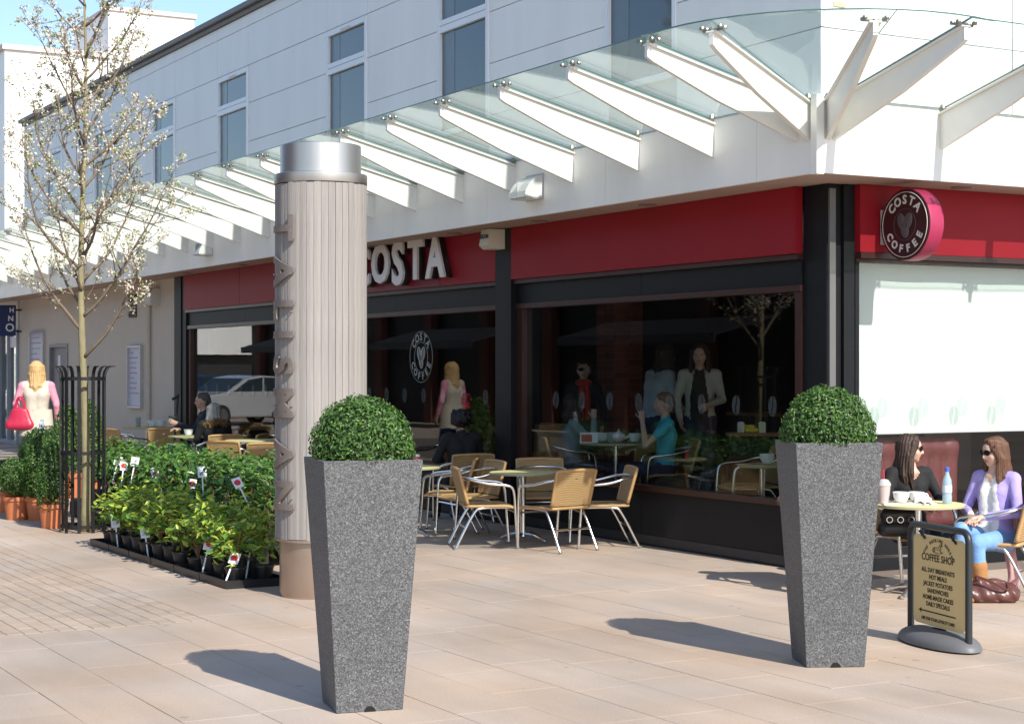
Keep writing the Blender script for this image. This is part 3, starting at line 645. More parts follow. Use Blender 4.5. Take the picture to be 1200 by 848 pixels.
for ch, py, hsz in (('T',268,.30),('A',318,.30),('L',362,.28),('I',392,.28),('S',428,.28),('M',472,.30),('A',532,.30),('N',580,.28)):
    me = text(ch, .30, .016, .009)                      # turned to read downwards and bent round the column
    sb = bmesh.new(); sb.from_mesh(me); bmesh.ops.triangulate(sb, faces=sb.faces)
    for _ in range(4):
        bmesh.ops.subdivide_edges(sb, edges=[e for e in sb.edges if e.calc_length() > .03], cuts=1); bmesh.ops.triangulate(sb, faces=sb.faces)
    sb.to_mesh(me); sb.free()
    for v in me.vertices:
        u, vv, d = v.co.x, v.co.y, v.co.z
        ang = vv/.34; rr = .352+d; v.co = (rr*math.cos(la+ang), rr*math.sin(la+ang), pzz(py)-u)
    me.materials.append(lm); fix(me); o = link('letter', me, pl)
    for sg in (-1, 1):
        q = MB(); an = la+sg*.30; q.tube([(.325*math.cos(an),.325*math.sin(an),pzz(py)-.02),(.360*math.cos(an),.360*math.sin(an),pzz(py)-.02)], .006, 7); q.build('bolt', bm2, o)

# ------------------------------------------------ menu board by the right planter
ax0, ay0 = cw(2.65, 10.0); ax1, ay1 = cw(2.46, 10.63)
mbx, mby = (ax0+ax1)/2, (ay0+ay1)/2; ang = math.atan2(ay0-ay1, ax0-ax1); hw = math.hypot(ax0-ax1, ay0-ay1)/2
ab = thing('menu_board', 'gold coffee shop menu board in a black swing frame on a rounded grey base', 'pavement sign', (mbx, mby, 0), ang)
darkf = M('black_board_frame', (.02,.023,.025), .42, var=.1); goldm = M('gold_menu_panel', (.76,.58,.26), .45, var=.06); ink = M('dark_brown_print', (.03,.022,.012), .6)
c = .06; ztop = .70
q = MB(); arcs = [(-hw,0,.05)]+[(-hw+c-c*math.cos(t), 0, ztop-c+c*math.sin(t)) for t in [math.pi/2*i/6 for i in range(7)]]+[(hw-c+c*math.sin(t), 0, ztop-c+c*math.cos(t)) for t in [math.pi/2*i/6 for i in range(7)]]+[(hw,0,.05)]
q.tube(arcs, .021, 10); q.build('frame', darkf, ab, smooth=50)
q = MB(); w2, z0, z1, rc = hw-.045, .105, .645, .04
poly = []
for (cx_, cz_, t0) in ((w2-rc,z0+rc,-90),(w2-rc,z1-rc,0),(-w2+rc,z1-rc,90),(-w2+rc,z0+rc,180)):
    poly += [(cx_+rc*math.cos(R(t0+15*i)), cz_+rc*math.sin(R(t0+15*i))) for i in range(7)]
q.prism(poly, 'y', -.007, .007); pn = q.build('panel', goldm, ab)
for xx in (-w2*.62, w2*.62):
    q = MB(); q.tube([(xx-.03,-.012,.665),(xx+.035,-.012,.625)], .008, 6); q.tube([(xx,0,ztop),(xx,-.01,.635)], .010, 6); q.build('hook', darkf, ab)
def arcline(s, rad, cz, size, spread):
    for k, ch in enumerate(s):
        a = math.pi/2+spread/2-spread*k/(len(s)-1)
        if ch == ' ': continue
        textobj(ch, size, ink, pn, 'letter', T_A(rad*math.cos(a), -.0085, cz+rad*math.sin(a)) @ Matrix.Rotation(a-math.pi/2, 4, 'Z'), .001, .0006)
arcline('THE ROCKING HORSE', .185, .437, .027, R(112))
for s_, z, sz in (('COFFEE SHOP',.512,.060),('ALL DAY BREAKFASTS',.436,.038),('HOT MEALS',.395,.038),('JACKET POTATOES',.354,.038),('SANDWICHES',.313,.038),('HOME-MADE CAKES',.272,.038),('DAILY SPECIALS',.232,.038),('ASK FOR YOUR LOYALTY CARD',.142,.026)):
    textobj(s_, sz, ink, pn, 'lettering', T_A(0,-.0085,z), .001, .0008)
q = MB(); q.prism([(-.22,.187),(-.19,.202),(-.19,.191),(.2,.191),(.2,.183),(-.19,.183),(-.19,.172)], 'y', -.0092, -.0075); q.build('arrow', ink, pn)
# rocking horse drawing
q = MB(); q.tube([(-.075+.15*i/12,-.0085,.490+.022*((i-6)/6)**2) for i in range(13)], .0028, 5)
q.tube([(-.055,-.0085,.497),(-.04,-.0085,.525),(-.05,-.0085,.55),(-.02,-.0085,.552),(.015,-.0085,.552),(.03,-.0085,.585),(.045,-.0085,.60),(.065,-.0085,.578),(.058,-.0085,.572),(.045,-.0085,.578),(.04,-.0085,.545),(.03,-.0085,.53),(.055,-.0085,.497)], .0028, 5)
q.tube([(-.02,-.0085,.53),(.02,-.0085,.53)], .0025, 5); q.tube([(-.05,-.0085,.55),(-.068,-.0085,.53),(-.07,-.0085,.515)], .003, 5); q.v = [(x*.8, y, .545+(z-.49)*.56) for x, y, z in q.v]; q.build('rocking_horse_drawing', ink, pn)
basem = M('grey_plastic_base', (.125,.125,.13), .5, var=.1)
q = MB(); q.grid(lambda u, v: ((hw+.055)*math.cos(2*math.pi*u)*(1-.0*v)*math.cos(v*1.50)**.6, .175*math.sin(2*math.pi*u)*math.cos(v*1.50)**.75, .010+.085*math.sin(v*math.pi/2)), 48, 9, True)
q.lathe([(.001,.0),(.002,.0001)], 6); q.build('base', basem, ab, smooth=60)

# ------------------------------------------------ cafe furniture
def rattan():
    m = bpy.data.materials.new('woven_rattan'); m.use_nodes = True; nt = m.node_tree; N = nt.nodes; L = nt.links; b = N['Principled BSDF']
    tc = N.new('ShaderNodeTexCoord')
    def wave(dirn, sc_):
        wv = N.new('ShaderNodeTexWave'); wv.bands_direction = dirn; wv.inputs['Scale'].default_value = sc_*2.6; wv.inputs['Distortion'].default_value = .6; L.new(tc.outputs['Object'], wv.inputs[0]); return wv.outputs[0]
    a = wave('Z', 28); c = wave('Y', 22); d = wave('X', 28)
    k = N.new('ShaderNodeMath'); k.operation = 'MULTIPLY'; L.new(a, k.inputs[0]); L.new(c, k.inputs[1])
    k2 = N.new('ShaderNodeMath'); k2.operation = 'ADD'; L.new(k.outputs[0], k2.inputs[0]); L.new(d, k2.inputs[1])
    cr = N.new('ShaderNodeValToRGB'); cr.color_ramp.elements[0].color = (.22,.115,.04,1); cr.color_ramp.elements[1].color = (.60,.37,.16,1); cr.color_ramp.elements[1].position = .8; L.new(k2.outputs[0], cr.inputs[0]); L.new(cr.outputs[0], b.inputs['Base Color'])
    b.inputs['Roughness'].default_value = .5; bp = N.new('ShaderNodeBump'); bp.inputs['Strength'].default_value = .6; bp.inputs['Distance'].default_value = .006; L.new(k2.outputs[0], bp.inputs['Height']); L.new(bp.outputs[0], b.inputs['Normal'])
    MATS['woven_rattan'] = m; return m
rat = rattan(); ratt = M('rattan_binding', (.50,.29,.12), .5, var=.2, scale=60)
alu = M('bright_aluminium_tube', (.80,.80,.80), .22, 1., var=.05)
def bez(P, n=8):                                       # smooth curve through points
    P = [Vector(p) for p in P]; out = []
    for i in range(len(P)-1):
        p0 = P[max(i-1,0)]; p1 = P[i]; p2 = P[i+1]; p3 = P[min(i+2,len(P)-1)]
        for k in range(n):
            t = k/n; out.append(.5*((2*p1)+(p2-p0)*t+(2*p0-5*p1+4*p2-p3)*t*t+(3*p1-p0-3*p2+p3)*t**3))
    out.append(P[-1]); return out
def cafe_chair(lab, loc, rz, grp='rattan and aluminium cafe chairs'):
    t = thing('cafe_chair', lab, 'chair', (*loc, 0), rz, grp)     # faces +x
    q = MB(); Lp = [(.27,.235,0),(.25,.245,.30),(.235,.25,.50),(.21,.255,.565),(.15,.262,.585),(0,.268,.60),(-.15,.25,.635),(-.245,.15,.655)]
    full = bez(Lp, 6)+[Vector((-.262,0,.66))]+[Vector((p[0],-p[1],p[2])) for p in bez(Lp, 6)[::-1]]
    q.tube(full, .0135, 9); q.build('arm_frame', alu, t, smooth=50)
    for s in (-1, 1):
        q = MB(); q.tube([(.10,.215*s,.375),(-.09,.225*s,.36),(-.30,.225*s,0)] and bez([(.20,.20*s,.378),(-.05,.215*s,.375),(-.14,.22*s,.32),(-.31,.225*s,0)], 6), .0125, 8); q.build('leg', alu, t, smooth=50)
        
        for xy in ((.27,.235*s,0),(-.31,.225*s,0)): q = MB(); q.lathe([(.016,0),(.016,.02)], 10, xy); q.build('foot_cap', M('grey_foot_cap', (.15,.15,.15), .6), t)
    q = MB(); q.tube([(.245,-.243,.335),(.245,.243,.335)], .009, 7); q.tube([(-.215,-.222,.20),(-.215,.222,.20)], .009, 7); q.build('stretcher', alu, t)
    # woven seat
    def st(u, v):
        x = -.20+.44*u; y = (v-.5)*2; wd = .235*(1-.10*(1-u)); z = .402-.018*math.sin(u*math.pi)*(1-y*y)-.03*max(0,u-.85)/.15*.6; return (x, y*wd, z)
    q = MB(); q.grid(st, 14, 12); q.grid(lambda u, v: (lambda p: (p[0],p[1],p[2]-.018))(st(u, 1-v)), 14, 12)
    q.build('seat', rat, t, smooth=True)
    q = MB(); rim = [st(i/12,0) for i in range(13)]+[st(1,i/10) for i in range(1,11)]+[st(1-i/12,1) for i in range(1,13)]+[st(0,1-i/10) for i in range(1,10)]; q.tube([(a,b,c-.009) for a,b,c in rim], .014, 7, closed=True); q.build('seat_rim', ratt, t, smooth=True)
    # curved back
    def bt(u, v):
        a = (u-.5)*1.25; z = .415+.31*v; return (-.195-.085*v-.05*math.cos(a)+.05, .225*math.sin(a)/math.sin(.625)*(1+.05*v), z+.012*math.cos(a*2)*v)
    q = MB(); q.grid(bt, 16, 12); q.grid(lambda u, v: (lambda p: (p[0]-.014,p[1],p[2]))(bt(1-u, v)), 16, 12); q.build('backrest', rat, t, smooth=True)
    q = MB(); rim = [bt(0,i/8) for i in range(9)]+[bt(i/14,1) for i in range(1,15)]+[bt(1,1-i/8) for i in range(1,9)]; q.tube([(a-.007,b,c) for a,b,c in rim], .016, 7); q.build('back_rim', ratt, t, smooth=True)
    return t
tabtop = M('pale_green_table_top', (.66,.58,.28), .65, spec=.2, var=.08, scale=9); tabedge = M('table_edge_band', (.40,.36,.22), .4)
def cafe_table(lab, loc, z=.665, r=.325, grp='round cafe tables', topm=None):
    t = thing('cafe_table', lab, 'table', (*loc, 0), 0.4, grp)
    q = MB(); q.lathe([(r-.02,z-.026),(r,z-.022),(r,z-.004)], 40, capt=False); q.build('edge', tabedge, t, smooth=30)
    q = MB(); q.lathe([(r-.001,z-.004),(r-.008,z)], 40, capb=False); q.build('top', topm or tabtop, t)
    q = MB(); q.lathe([(.03,.05),(.026,.10),(.026,z-.03),(.10,z-.027)], 14); q.build('pole', alu, t, smooth=40)
    for k in range(4):
        a = k*math.pi/2; q = MB(); q.tube(bez([(.02*math.cos(a),.02*math.sin(a),.075),(.15*math.cos(a),.15*math.sin(a),.06),(.27*math.cos(a),.27*math.sin(a),.015)], 5), [.02]*5+[.018]*5+[.014], 8); q.build('foot', alu, t, smooth=40)
    return t
RT, AW, CAMD, LF = HX, HX+R(90), HX-R(90), HX+R(180)     # headings: image right, away, to the camera, image left
T1 = gp(613, 634); cafe_table('round cafe table among rattan chairs in front of the black pier', T1)
def near(px, Y): return pd(px, Y)
proto = cafe_chair('rattan chair left of the round table facing right with its back to the granite planter', pd(568, 16.0), RT+R(10))
def chair(lab, loc, rz): return dup(proto, (*loc, 0), rz, lab)
chair('sunlit rattan chair nearest the camera with its woven back toward us', pd(652, 15.75), LF-R(50))
chair('rattan chair right of the round table facing left beside the black riser', pd(706, 16.05), LF+R(8))
chair('rattan chair behind the round table facing the camera by the shop window', pd(636, 17.25), CAMD+R(5))
chair('rattan chair with its arm toward the round table, nearer of the two left of it', pd(551, 17.0), LF+R(25))
chair('rattan chair by the window behind the paper cup table, farther of the two', pd(527, 17.5), LF-R(5))
T2 = pd(478, 17.0); cafe_table('round cafe table with a red paper cup half hidden behind the box ball', T2, .69)

# small tableware
cer = M('white_china', (.78,.77,.74), .2, var=.03, coat=.3)
def cup(lab, loc, z, rz=0, s=1., grp='white cups on the tables'):
    t = thing('coffee_cup', lab, 'cup', (loc[0],loc[1],z), rz, grp, s)
    q = MB(); q.lathe([(.03,0),(.035,.006),(.048,.03),(.053,.062),(.050,.062),(.045,.03),(.02,.008)], 20, capt=True); q.build('bowl', cer, t, smooth=40)
    q = MB(); q.tube(bez([(.048,0,.052),(.075,0,.05),(.075,0,.022),(.043,0,.018)], 5), .006, 6); q.build('handle', cer, t, smooth=True)
    q = MB(); q.lathe([(.03,-.012),(.075,-.003),(.078,0),(.073,.001),(.03,-.006)], 24); q.build('saucer', cer, t, smooth=40)
    return t
pc = thing('paper_cup', 'red paper cup with a white lid on the table behind the box ball', 'cup', (*pd(487, 16.85), .69))
q = MB(); q.lathe([(.030,0),(.042,.105),(.040,.105)], 20); q.build('cup', M('red_paper', (.36,.02,.05), .5, var=.05), pc, smooth=40)
q = MB(); q.lathe([(.045,.105),(.045,.112),(.038,.125),(.036,.122)], 20); q.build('lid', M('white_plastic_lid', (.75,.74,.72), .35), pc, smooth=30)

# ------------------------------------------------ blossom tree and its guard
TXY = pd(97, 17.5)
tr = thing('blossom_tree', 'young street tree with white blossom inside the black iron guard', 'tree', (*TXY, 0))
bark = M('lichen_bark', (.235,.205,.115), .9, var=.35, scale=14, bump=.6, bscale=40, stretch=(1,1,.4)); twigm = M('twig_bark', (.16,.12,.085), .9, var=.25, scale=20)
H_ = 5.9
def tx(z): return Vector((.035*math.sin(z*1.1)+.012*z*math.sin(z*.5), .03*math.sin(z*1.5+1), z))
tp = [tx(H_*i/26) for i in range(27)]; tr_ = [.050*(1-(i/26)*.86)+(.018 if i == 0 else 0) for i in range(27)]
q = MB(); q.tube(tp, tr_, 10); q.build('trunk', bark, tr, smooth=True)
bloss = []
def grow(P, d, L_, r, depth, mb):
    n = max(4, int(L_/.09)); p = Vector(P); d = Vector(d).normalized(); pts = [p.copy()]; rs = [r]
    for i in range(n):
        d = (d+Vector((random.gauss(0,.09), random.gauss(0,.09), .085 if depth == 0 else .05))).normalized(); p = p+d*L_/n; pts.append(p.copy()); rs.append(r*(1-.8*(i+1)/n))
        u = (i+1)/n
        if depth < 2 and u > .15 and random.random() < (.72 if depth == 0 else .42):
            ax = Vector((random.gauss(0,1), random.gauss(0,1), random.gauss(.1,.5))).normalized()
            grow(p, (d*.75+ax*.75), L_*(.42 if depth == 0 else .5)*random.uniform(.6,1.15)*(1.1-u*.5), rs[-1]*.6, depth+1, mb)
        if u > (.25 if depth == 0 else .1) and random.random() < (.55 if depth == 0 else .72): bloss.append((p.copy(), d.copy()))
    bloss.append((p.copy(), d.copy())); mb.tube(pts, [max(.0026, x) for x in rs], 5 if depth else 6)
nl = 34
for k in range(nl):
    z = 1.75+(H_-2.0)*(k/nl)**.92; a = k*2.4+random.uniform(-.4,.4); el = R(random.uniform(24,48))
    L_ = (1.55-.85*(k/nl))*random.uniform(.72,1.15)
    
    mb = MB(); grow(tx(z), (math.cos(a)*math.cos(el), math.sin(a)*math.cos(el), math.sin(el)), L_, .021*(1-.5*k/nl), 0, mb); mb.build('limb', twigm, tr, smooth=True)
petal = M('white_petal', (.74,.68,.58), .6, var=.10, scale=9, trans=.3); bud = M('pink_bud', (.62,.36,.30), .6, var=.2); yl = M('young_leaf', (.26,.30,.07), .5, var=.3, scale=12, trans=.3)
q = MB(); P_ = []
for p, d in bloss:
    for _ in range(random.choice((1,2,2,3))): P_.append(tuple(p+Vector((random.gauss(0,.022),random.gauss(0,.022),random.gauss(.012,.022)))))
P_ = np.array(P_); k = len(P_); print('blossom', len(bloss), k)
rep = np.repeat(P_, 3, 0)+rng.normal(size=(3*k,3))*.011; sel = rng.random(3*k)
nrm = rng.normal(size=(3*k,3)); nrm[:,2] += .4
for i, (lo, hi) in enumerate(((0,.68),(.68,.76),(.76,1.01))):
    m_ = (sel >= lo) & (sel < hi); q.cur = i; leaf_quads(q, rep[m_], nrm[m_], (.0135,.012,.020)[i], (.8,.7,.5)[i])
o = link('blossom', raw(q, 'blossom', [petal, bud, yl]), tr); o['kind'] = 'stuff'
gd = thing('tree_guard', 'black iron tree guard with outward curled bar tops around the blossom tree', 'tree guard', (*TXY, 0))
iron = M('black_iron', (.015,.015,.016), .45, .3)
for k in range(10):
    a = 2*math.pi*k/10+.2; r = .225; u = Vector((math.cos(a), math.sin(a), 0))
    pts = [u*r+Vector((0,0,z)) for z in (0,.8,1.5)]+bez([u*r+Vector((0,0,1.55)), u*(r+.012)+Vector((0,0,1.62)), u*(r+.05)+Vector((0,0,1.67)), u*(r+.10)+Vector((0,0,1.675))], 4)
    q = MB()
    for i in range(len(pts)-1): q.beam(pts[i], pts[i+1], .034, .010, u if True else (0,0,1))
    q.build('bar', iron, gd)
for z in (.06, .80, 1.55):
    q = MB()
    for sgn in (0, 1):
        for i in range(20): 
            a0, a1 = math.pi*(sgn+i/20), math.pi*(sgn+(i+1)/20); q.beam((.212*math.cos(a0),.212*math.sin(a0),z), (.212*math.cos(a1),.212*math.sin(a1),z), .01, .034)
    q.build('ring', iron, gd)

# ------------------------------------------------ terracotta pots with clipped box
terra = M('terracotta_plastic', (.50,.16,.065), .55, var=.08, scale=5)
def tpot(t, r=.125, h_=.21):
    q = MB(); q.lathe([(r*.74,0),(r*.93,h_*.82),(r*1.02,h_*.83),(r*1.03,h_),(r*.94,h_),(r*.90,h_*.88)], 28); q.build('pot', terra, t, smooth=30)
    q = MB(); q.lathe([(.001,h_*.87),(r*.9,h_*.871)], 20, capb=False); q.build('soil', soil, t)
bl1 = clipped(lambda d: (d*np.array([.175,.175,.18]), d), 3600, .012); bl2 = clipped(lambda d: (d*np.array([.26,.26,.24]), d), 5200, .013)
def coneS(d):
    z = d[:,2]; r = .15*np.sqrt(np.clip(1-((z+.25)/1.25)**2, 0, 1))*np.where(z > -.25, (1-(z+.25)/1.25*.25), 1); xy = d[:,:2]/np.maximum(np.linalg.norm(d[:,:2],axis=1),1e-3)[:,None]
    return np.stack([xy[:,0]*r, xy[:,1]*r, z*.29], 1), d
con = clipped(coneS, 3800, .012)
def topi(px, Y, mesh_, cz, lab, sc_=1., r=.125, h_=.21, cr=None, name='potted_box', tagc=False):
    t = thing(name, lab, 'topiary', (*pd(px, Y), 0), random.random()*6, 'clipped box plants in terracotta pots', 1.2)
    tpot(t, r, h_); o = link('foliage', mesh_, t, (0,0,cz)); o.scale = (sc_,)*3
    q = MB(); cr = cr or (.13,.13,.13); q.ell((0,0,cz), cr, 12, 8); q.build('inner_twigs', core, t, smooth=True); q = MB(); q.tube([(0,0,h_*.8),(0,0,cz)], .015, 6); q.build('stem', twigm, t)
    if tagc:
        q = MB(); q.beam((.14,-.1,h_),(.20,-.14,cz+.22), .012, .002); q.beam((.19,-.13,cz+.16),(.215,-.155,cz+.30), .055, .002); q.build('plant_label', M('white_card', (.75,.76,.78)), t)
topi(20, 18.9, bl1, .385, 'clipped box ball in a terracotta pot at the left end of the pot group', .95)
topi(6, 19.9, bl1, .37, 'box ball in a terracotta pot cut by the left picture edge', .75)
topi(34, 19.3, con, .44, 'slim box cone in a terracotta pot second from the left ball', .9, cr=(.09,.09,.2))
topi(46, 18.8, con, .47, 'dark clipped box cone behind the front terracotta pot', 1.0, cr=(.1,.1,.22), tagc=True)
topi(62, 17.9, con, .455, 'clipped box cone in the front terracotta pot beside the tree guard', 1.0, cr=(.1,.1,.22))
topi(54, 20.6, bl2, .56, 'large clipped box ball raised behind the cones by the tree guard', 1.0, .17, .30, (.2,.2,.19), tagc=True)
topi(79, 22.0, con, .62, 'box bush in a terracotta pot behind the tree guard, left one', 1.25, .16, .27, (.12,.12,.25))
topi(103, 22.4, con, .64, 'tall box bush in a terracotta pot seen through the tree guard', 1.35, .16, .27, (.12,.12,.27))

# ------------------------------------------------ plants for sale
dl = M('camellia_leaf_dark', (.06,.14,.028), .38, var=.4, scale=9, trans=.15); ml = M('camellia_leaf_mid', (.12,.24,.035), .42, var=.3, scale=9, trans=.2); yl2 = M('camellia_leaf_young', (.36,.45,.055), .45, var=.25, scale=9, trans=.3)
stemm = M('brown_stem', (.17,.10,.05), .8, var=.2); potm = M('black_plastic_pot', (.013,.013,.014), .4, var=.2); bark_m = M('bark_chip_compost', (.16,.075,.035), .9, var=.4, scale=50, bump=.5)
def bush(n, hgt, wd, sz, mats, seed):
    g = np.random.default_rng(seed); mb = MB(); cl = 10; cen = np.stack([g.uniform(-1,1,cl)*wd*.55, g.uniform(-1,1,cl)*wd*.55, g.uniform(.30,1,cl)*hgt], 1)
    idx = g.integers(0, cl, n); P = cen[idx]+g.normal(size=(n,3))*np.array([wd*.27,wd*.27,hgt*.12]); N = g.normal(size=(n,3))*.6; N[:,2] += .9; N[:,:2] += P[:,:2]*2
    top = P[:,2]/hgt; s = g.random(n); cls = np.where(s+top*.45 > 1.02, 2, np.where(s+top*.3 > .62, 1, 0))
    for c_ in range(3):
        mb.cur = c_; k = cls == c_; leaf_quads(mb, P[k], N[k], sz*(1-.12*c_), .5, .55, .18)
    st_ = MB()
    for i in range(cl): st_.tube(bez([(0,0,0),(cen[i][0]*.3,cen[i][1]*.3,cen[i][2]*.5),tuple(cen[i])], 3), [.006]*3+[.005]*3+[.003], 5)
    return raw(mb, 'foliage', mats), st_.mesh('stem', stemm)
front = [bush(150, .42, .21, .050, [ml, yl2, yl2], s) for s in (1,2,3)]; back = [bush(210, .58, .28, .050, [dl, dl, ml], s) for s in (4,5,6)]
pm = MB(); pm.lathe([(.062,0),(.080,.135),(.086,.136),(.086,.155),(.078,.155),(.076,.145)], 18); pme = pm.mesh('pot', potm, 30); sm_ = MB(); sm_.lathe([(.001,.146),(.077,.143)], 14, capb=False); sme = sm_.mesh('soil', bark_m)
cardw = M('white_card', (.75,.76,.78)); redp = M('red_flower_print', (.55,.02,.03), .5, var=.3, scale=60); pinkp = M('pink_flower_print', (.60,.10,.28), .5, var=.3, scale=60); greyp = M('grey_print', (.3,.3,.34), .6)
def plant_tag(t, x, y, z, kind, rz=0, tilt=0):
    q = MB(); q.box(-.026,.026,-.001,.001,0,.085); q.box(-.004,.004,-.001,.001,-.16,-.0005); o = q.build('plant_label', cardw, t, loc=(x,y,z)); o.scale = (1.5,1.2,1.3); o.rotation_euler = (R(-12), R(tilt), rz-t.rotation_euler.z)
    if kind == 'plain':
        q = MB()
        for k in range(3): q.box(-.018,.018-.006*k,-.0022,-.0014,.055-.016*k,.060-.016*k)
        q.build('print', greyp, o)
    else:
        q = MB(); q.prism([(.019*math.cos(a*.5)*(1+.12*math.sin(a*2.5)), .045+.024*math.sin(a*.5)) for a in range(13)][:12], 'y', -.0024, -.0014); q.build('flower_picture', redp if kind == 'red' else pinkp, o)
def splant(kind, i, x, y, z, lab, rz):
    f, s = (front if kind == 'f' else back)[i % 3]
    t = thing('potted_shrub', lab, 'potted plant', (x,y,z), rz, 'bright young shrubs in the front row' if kind == 'f' else 'dark camellias in the back rows')
    link('foliage', f, t, (0,0,.14)); link('stem', s, t, (0,0,.14)); link('pot', pme, t); link('soil', sme, t); return t
ORD = 'one two three four five six seven eight nine ten eleven twelve thirteen fourteen fifteen sixteen seventeen'.split()
FL = 'bright green young potted shrub in the low front rows of the plant display'; BL = 'dark green leafy potted camellia in the raised back rows of the plant display'
SC = 1.0
fx = [-1.62-.30*k for k in range(12)]; fr = []
for k, x in enumerate(fx):
    for rr in range(2):
        lab = 'bright green young shrub, number %s of the %s row from the column end' % (ORD[k], ('front','second front')[rr])
        special = {(0,0):('red','bright potted shrub with a red flower label at the near end of the front row'),(1,1):('red','young potted shrub with a red label in the second row near the column'),(2,0):('red','young front row shrub with a red and white label, third from the near end'),(7,0):('plain','young front row shrub with a pale label toward the tree guard'),(10,0):('plain','front row shrub with a label at the far left end beside the tree guard')}.get((k,rr))
        t = splant('f', k*2+rr, x+random.uniform(-.02,.02), -4.42+rr*.24+random.uniform(-.015,.015), .03, special[1] if special else lab, random.random()*6); t.scale = (1,1,random.uniform(.68,.98)); fr.append(t)
        if special: plant_tag(t, .07*math.cos(-t.rotation_euler.z-R(40)), .07*math.sin(-t.rotation_euler.z-R(40)), .20, special[0], HX, random.uniform(-15,15))
blabels = {}
cnt = 0
for k in range(17):
    for rr in range(3):
        x = -2.75-.335*k; y = -3.72+rr*.30
        special = None
        if rr == 0: special = {1:('red','dark camellia in the raised front row with a red label near the column'),4:('plain','dark camellia with a tall white label in the raised row'),5:('red','dark camellia carrying a red flower label mid row'),8:('pink','dark camellia with a pink flower label in the raised row'),10:('plain','dark camellia with a slanted white label in the raised row'),11:('red','dark camellia with a red label left of the slanted white one'),12:('plain','dark camellia with a small tilted white label toward the tree')}.get(k)
        t = splant('b', k*3+rr, x+random.uniform(-.03,.03), y+random.uniform(-.02,.02), .20, special[1] if special else 'dark green camellia, number %s of the %s raised row from the column end' % (ORD[k], ('near','middle','far')[rr]), random.random()*6); t.scale = (1,1,random.uniform(.72,.90))
        if special:
            a = -t.rotation_euler.z-R(42); plant_tag(t, .26*math.cos(a), .26*math.sin(a), random.uniform(.50,.66), special[0], HX, random.uniform(-28,28))
# trays and staging
for k in range(6):
    x1 = -1.46-.62*k
    t = thing('plant_tray', 'black plastic carry tray under the front shrubs, number %s from the column end' % ORD[k], 'tray', (x1-.30,-4.30,0), 0, 'black trays under the front row')
    q = MB(); q.box(-.30,.30,-.245,.245,0,.028); q.box(-.30,.30,-.25,-.236,.0281,.062); q.box(-.30,.30,.236,.25,.0281,.062); q.box(-.30,-.29,-.235,.235,.0281,.062); q.box(.29,.30,-.235,.235,.0281,.062); q.build('tray', potm, t)
st = thing('plant_staging', 'low dark staging that carries the raised back rows of camellias', 'staging', (-5.4,-3.42,0))
q = MB(); q.box(-3.1,2.85,-.42,.42,.165,.198); q.build('shelf', potm, st)
for k in range(6):
    for yy in (-.38,.38): q = MB(); q.box(-3.0+k*1.15,-2.94+k*1.15,yy-.03,yy+.03,0,.164); q.build('leg', potm, st)
q = MB(); q.box(-3.1,2.85,-.43,-.424,.02,.164); q.build('skirt', M('dark_staging_skirt', (.02,.02,.02), .7), st)
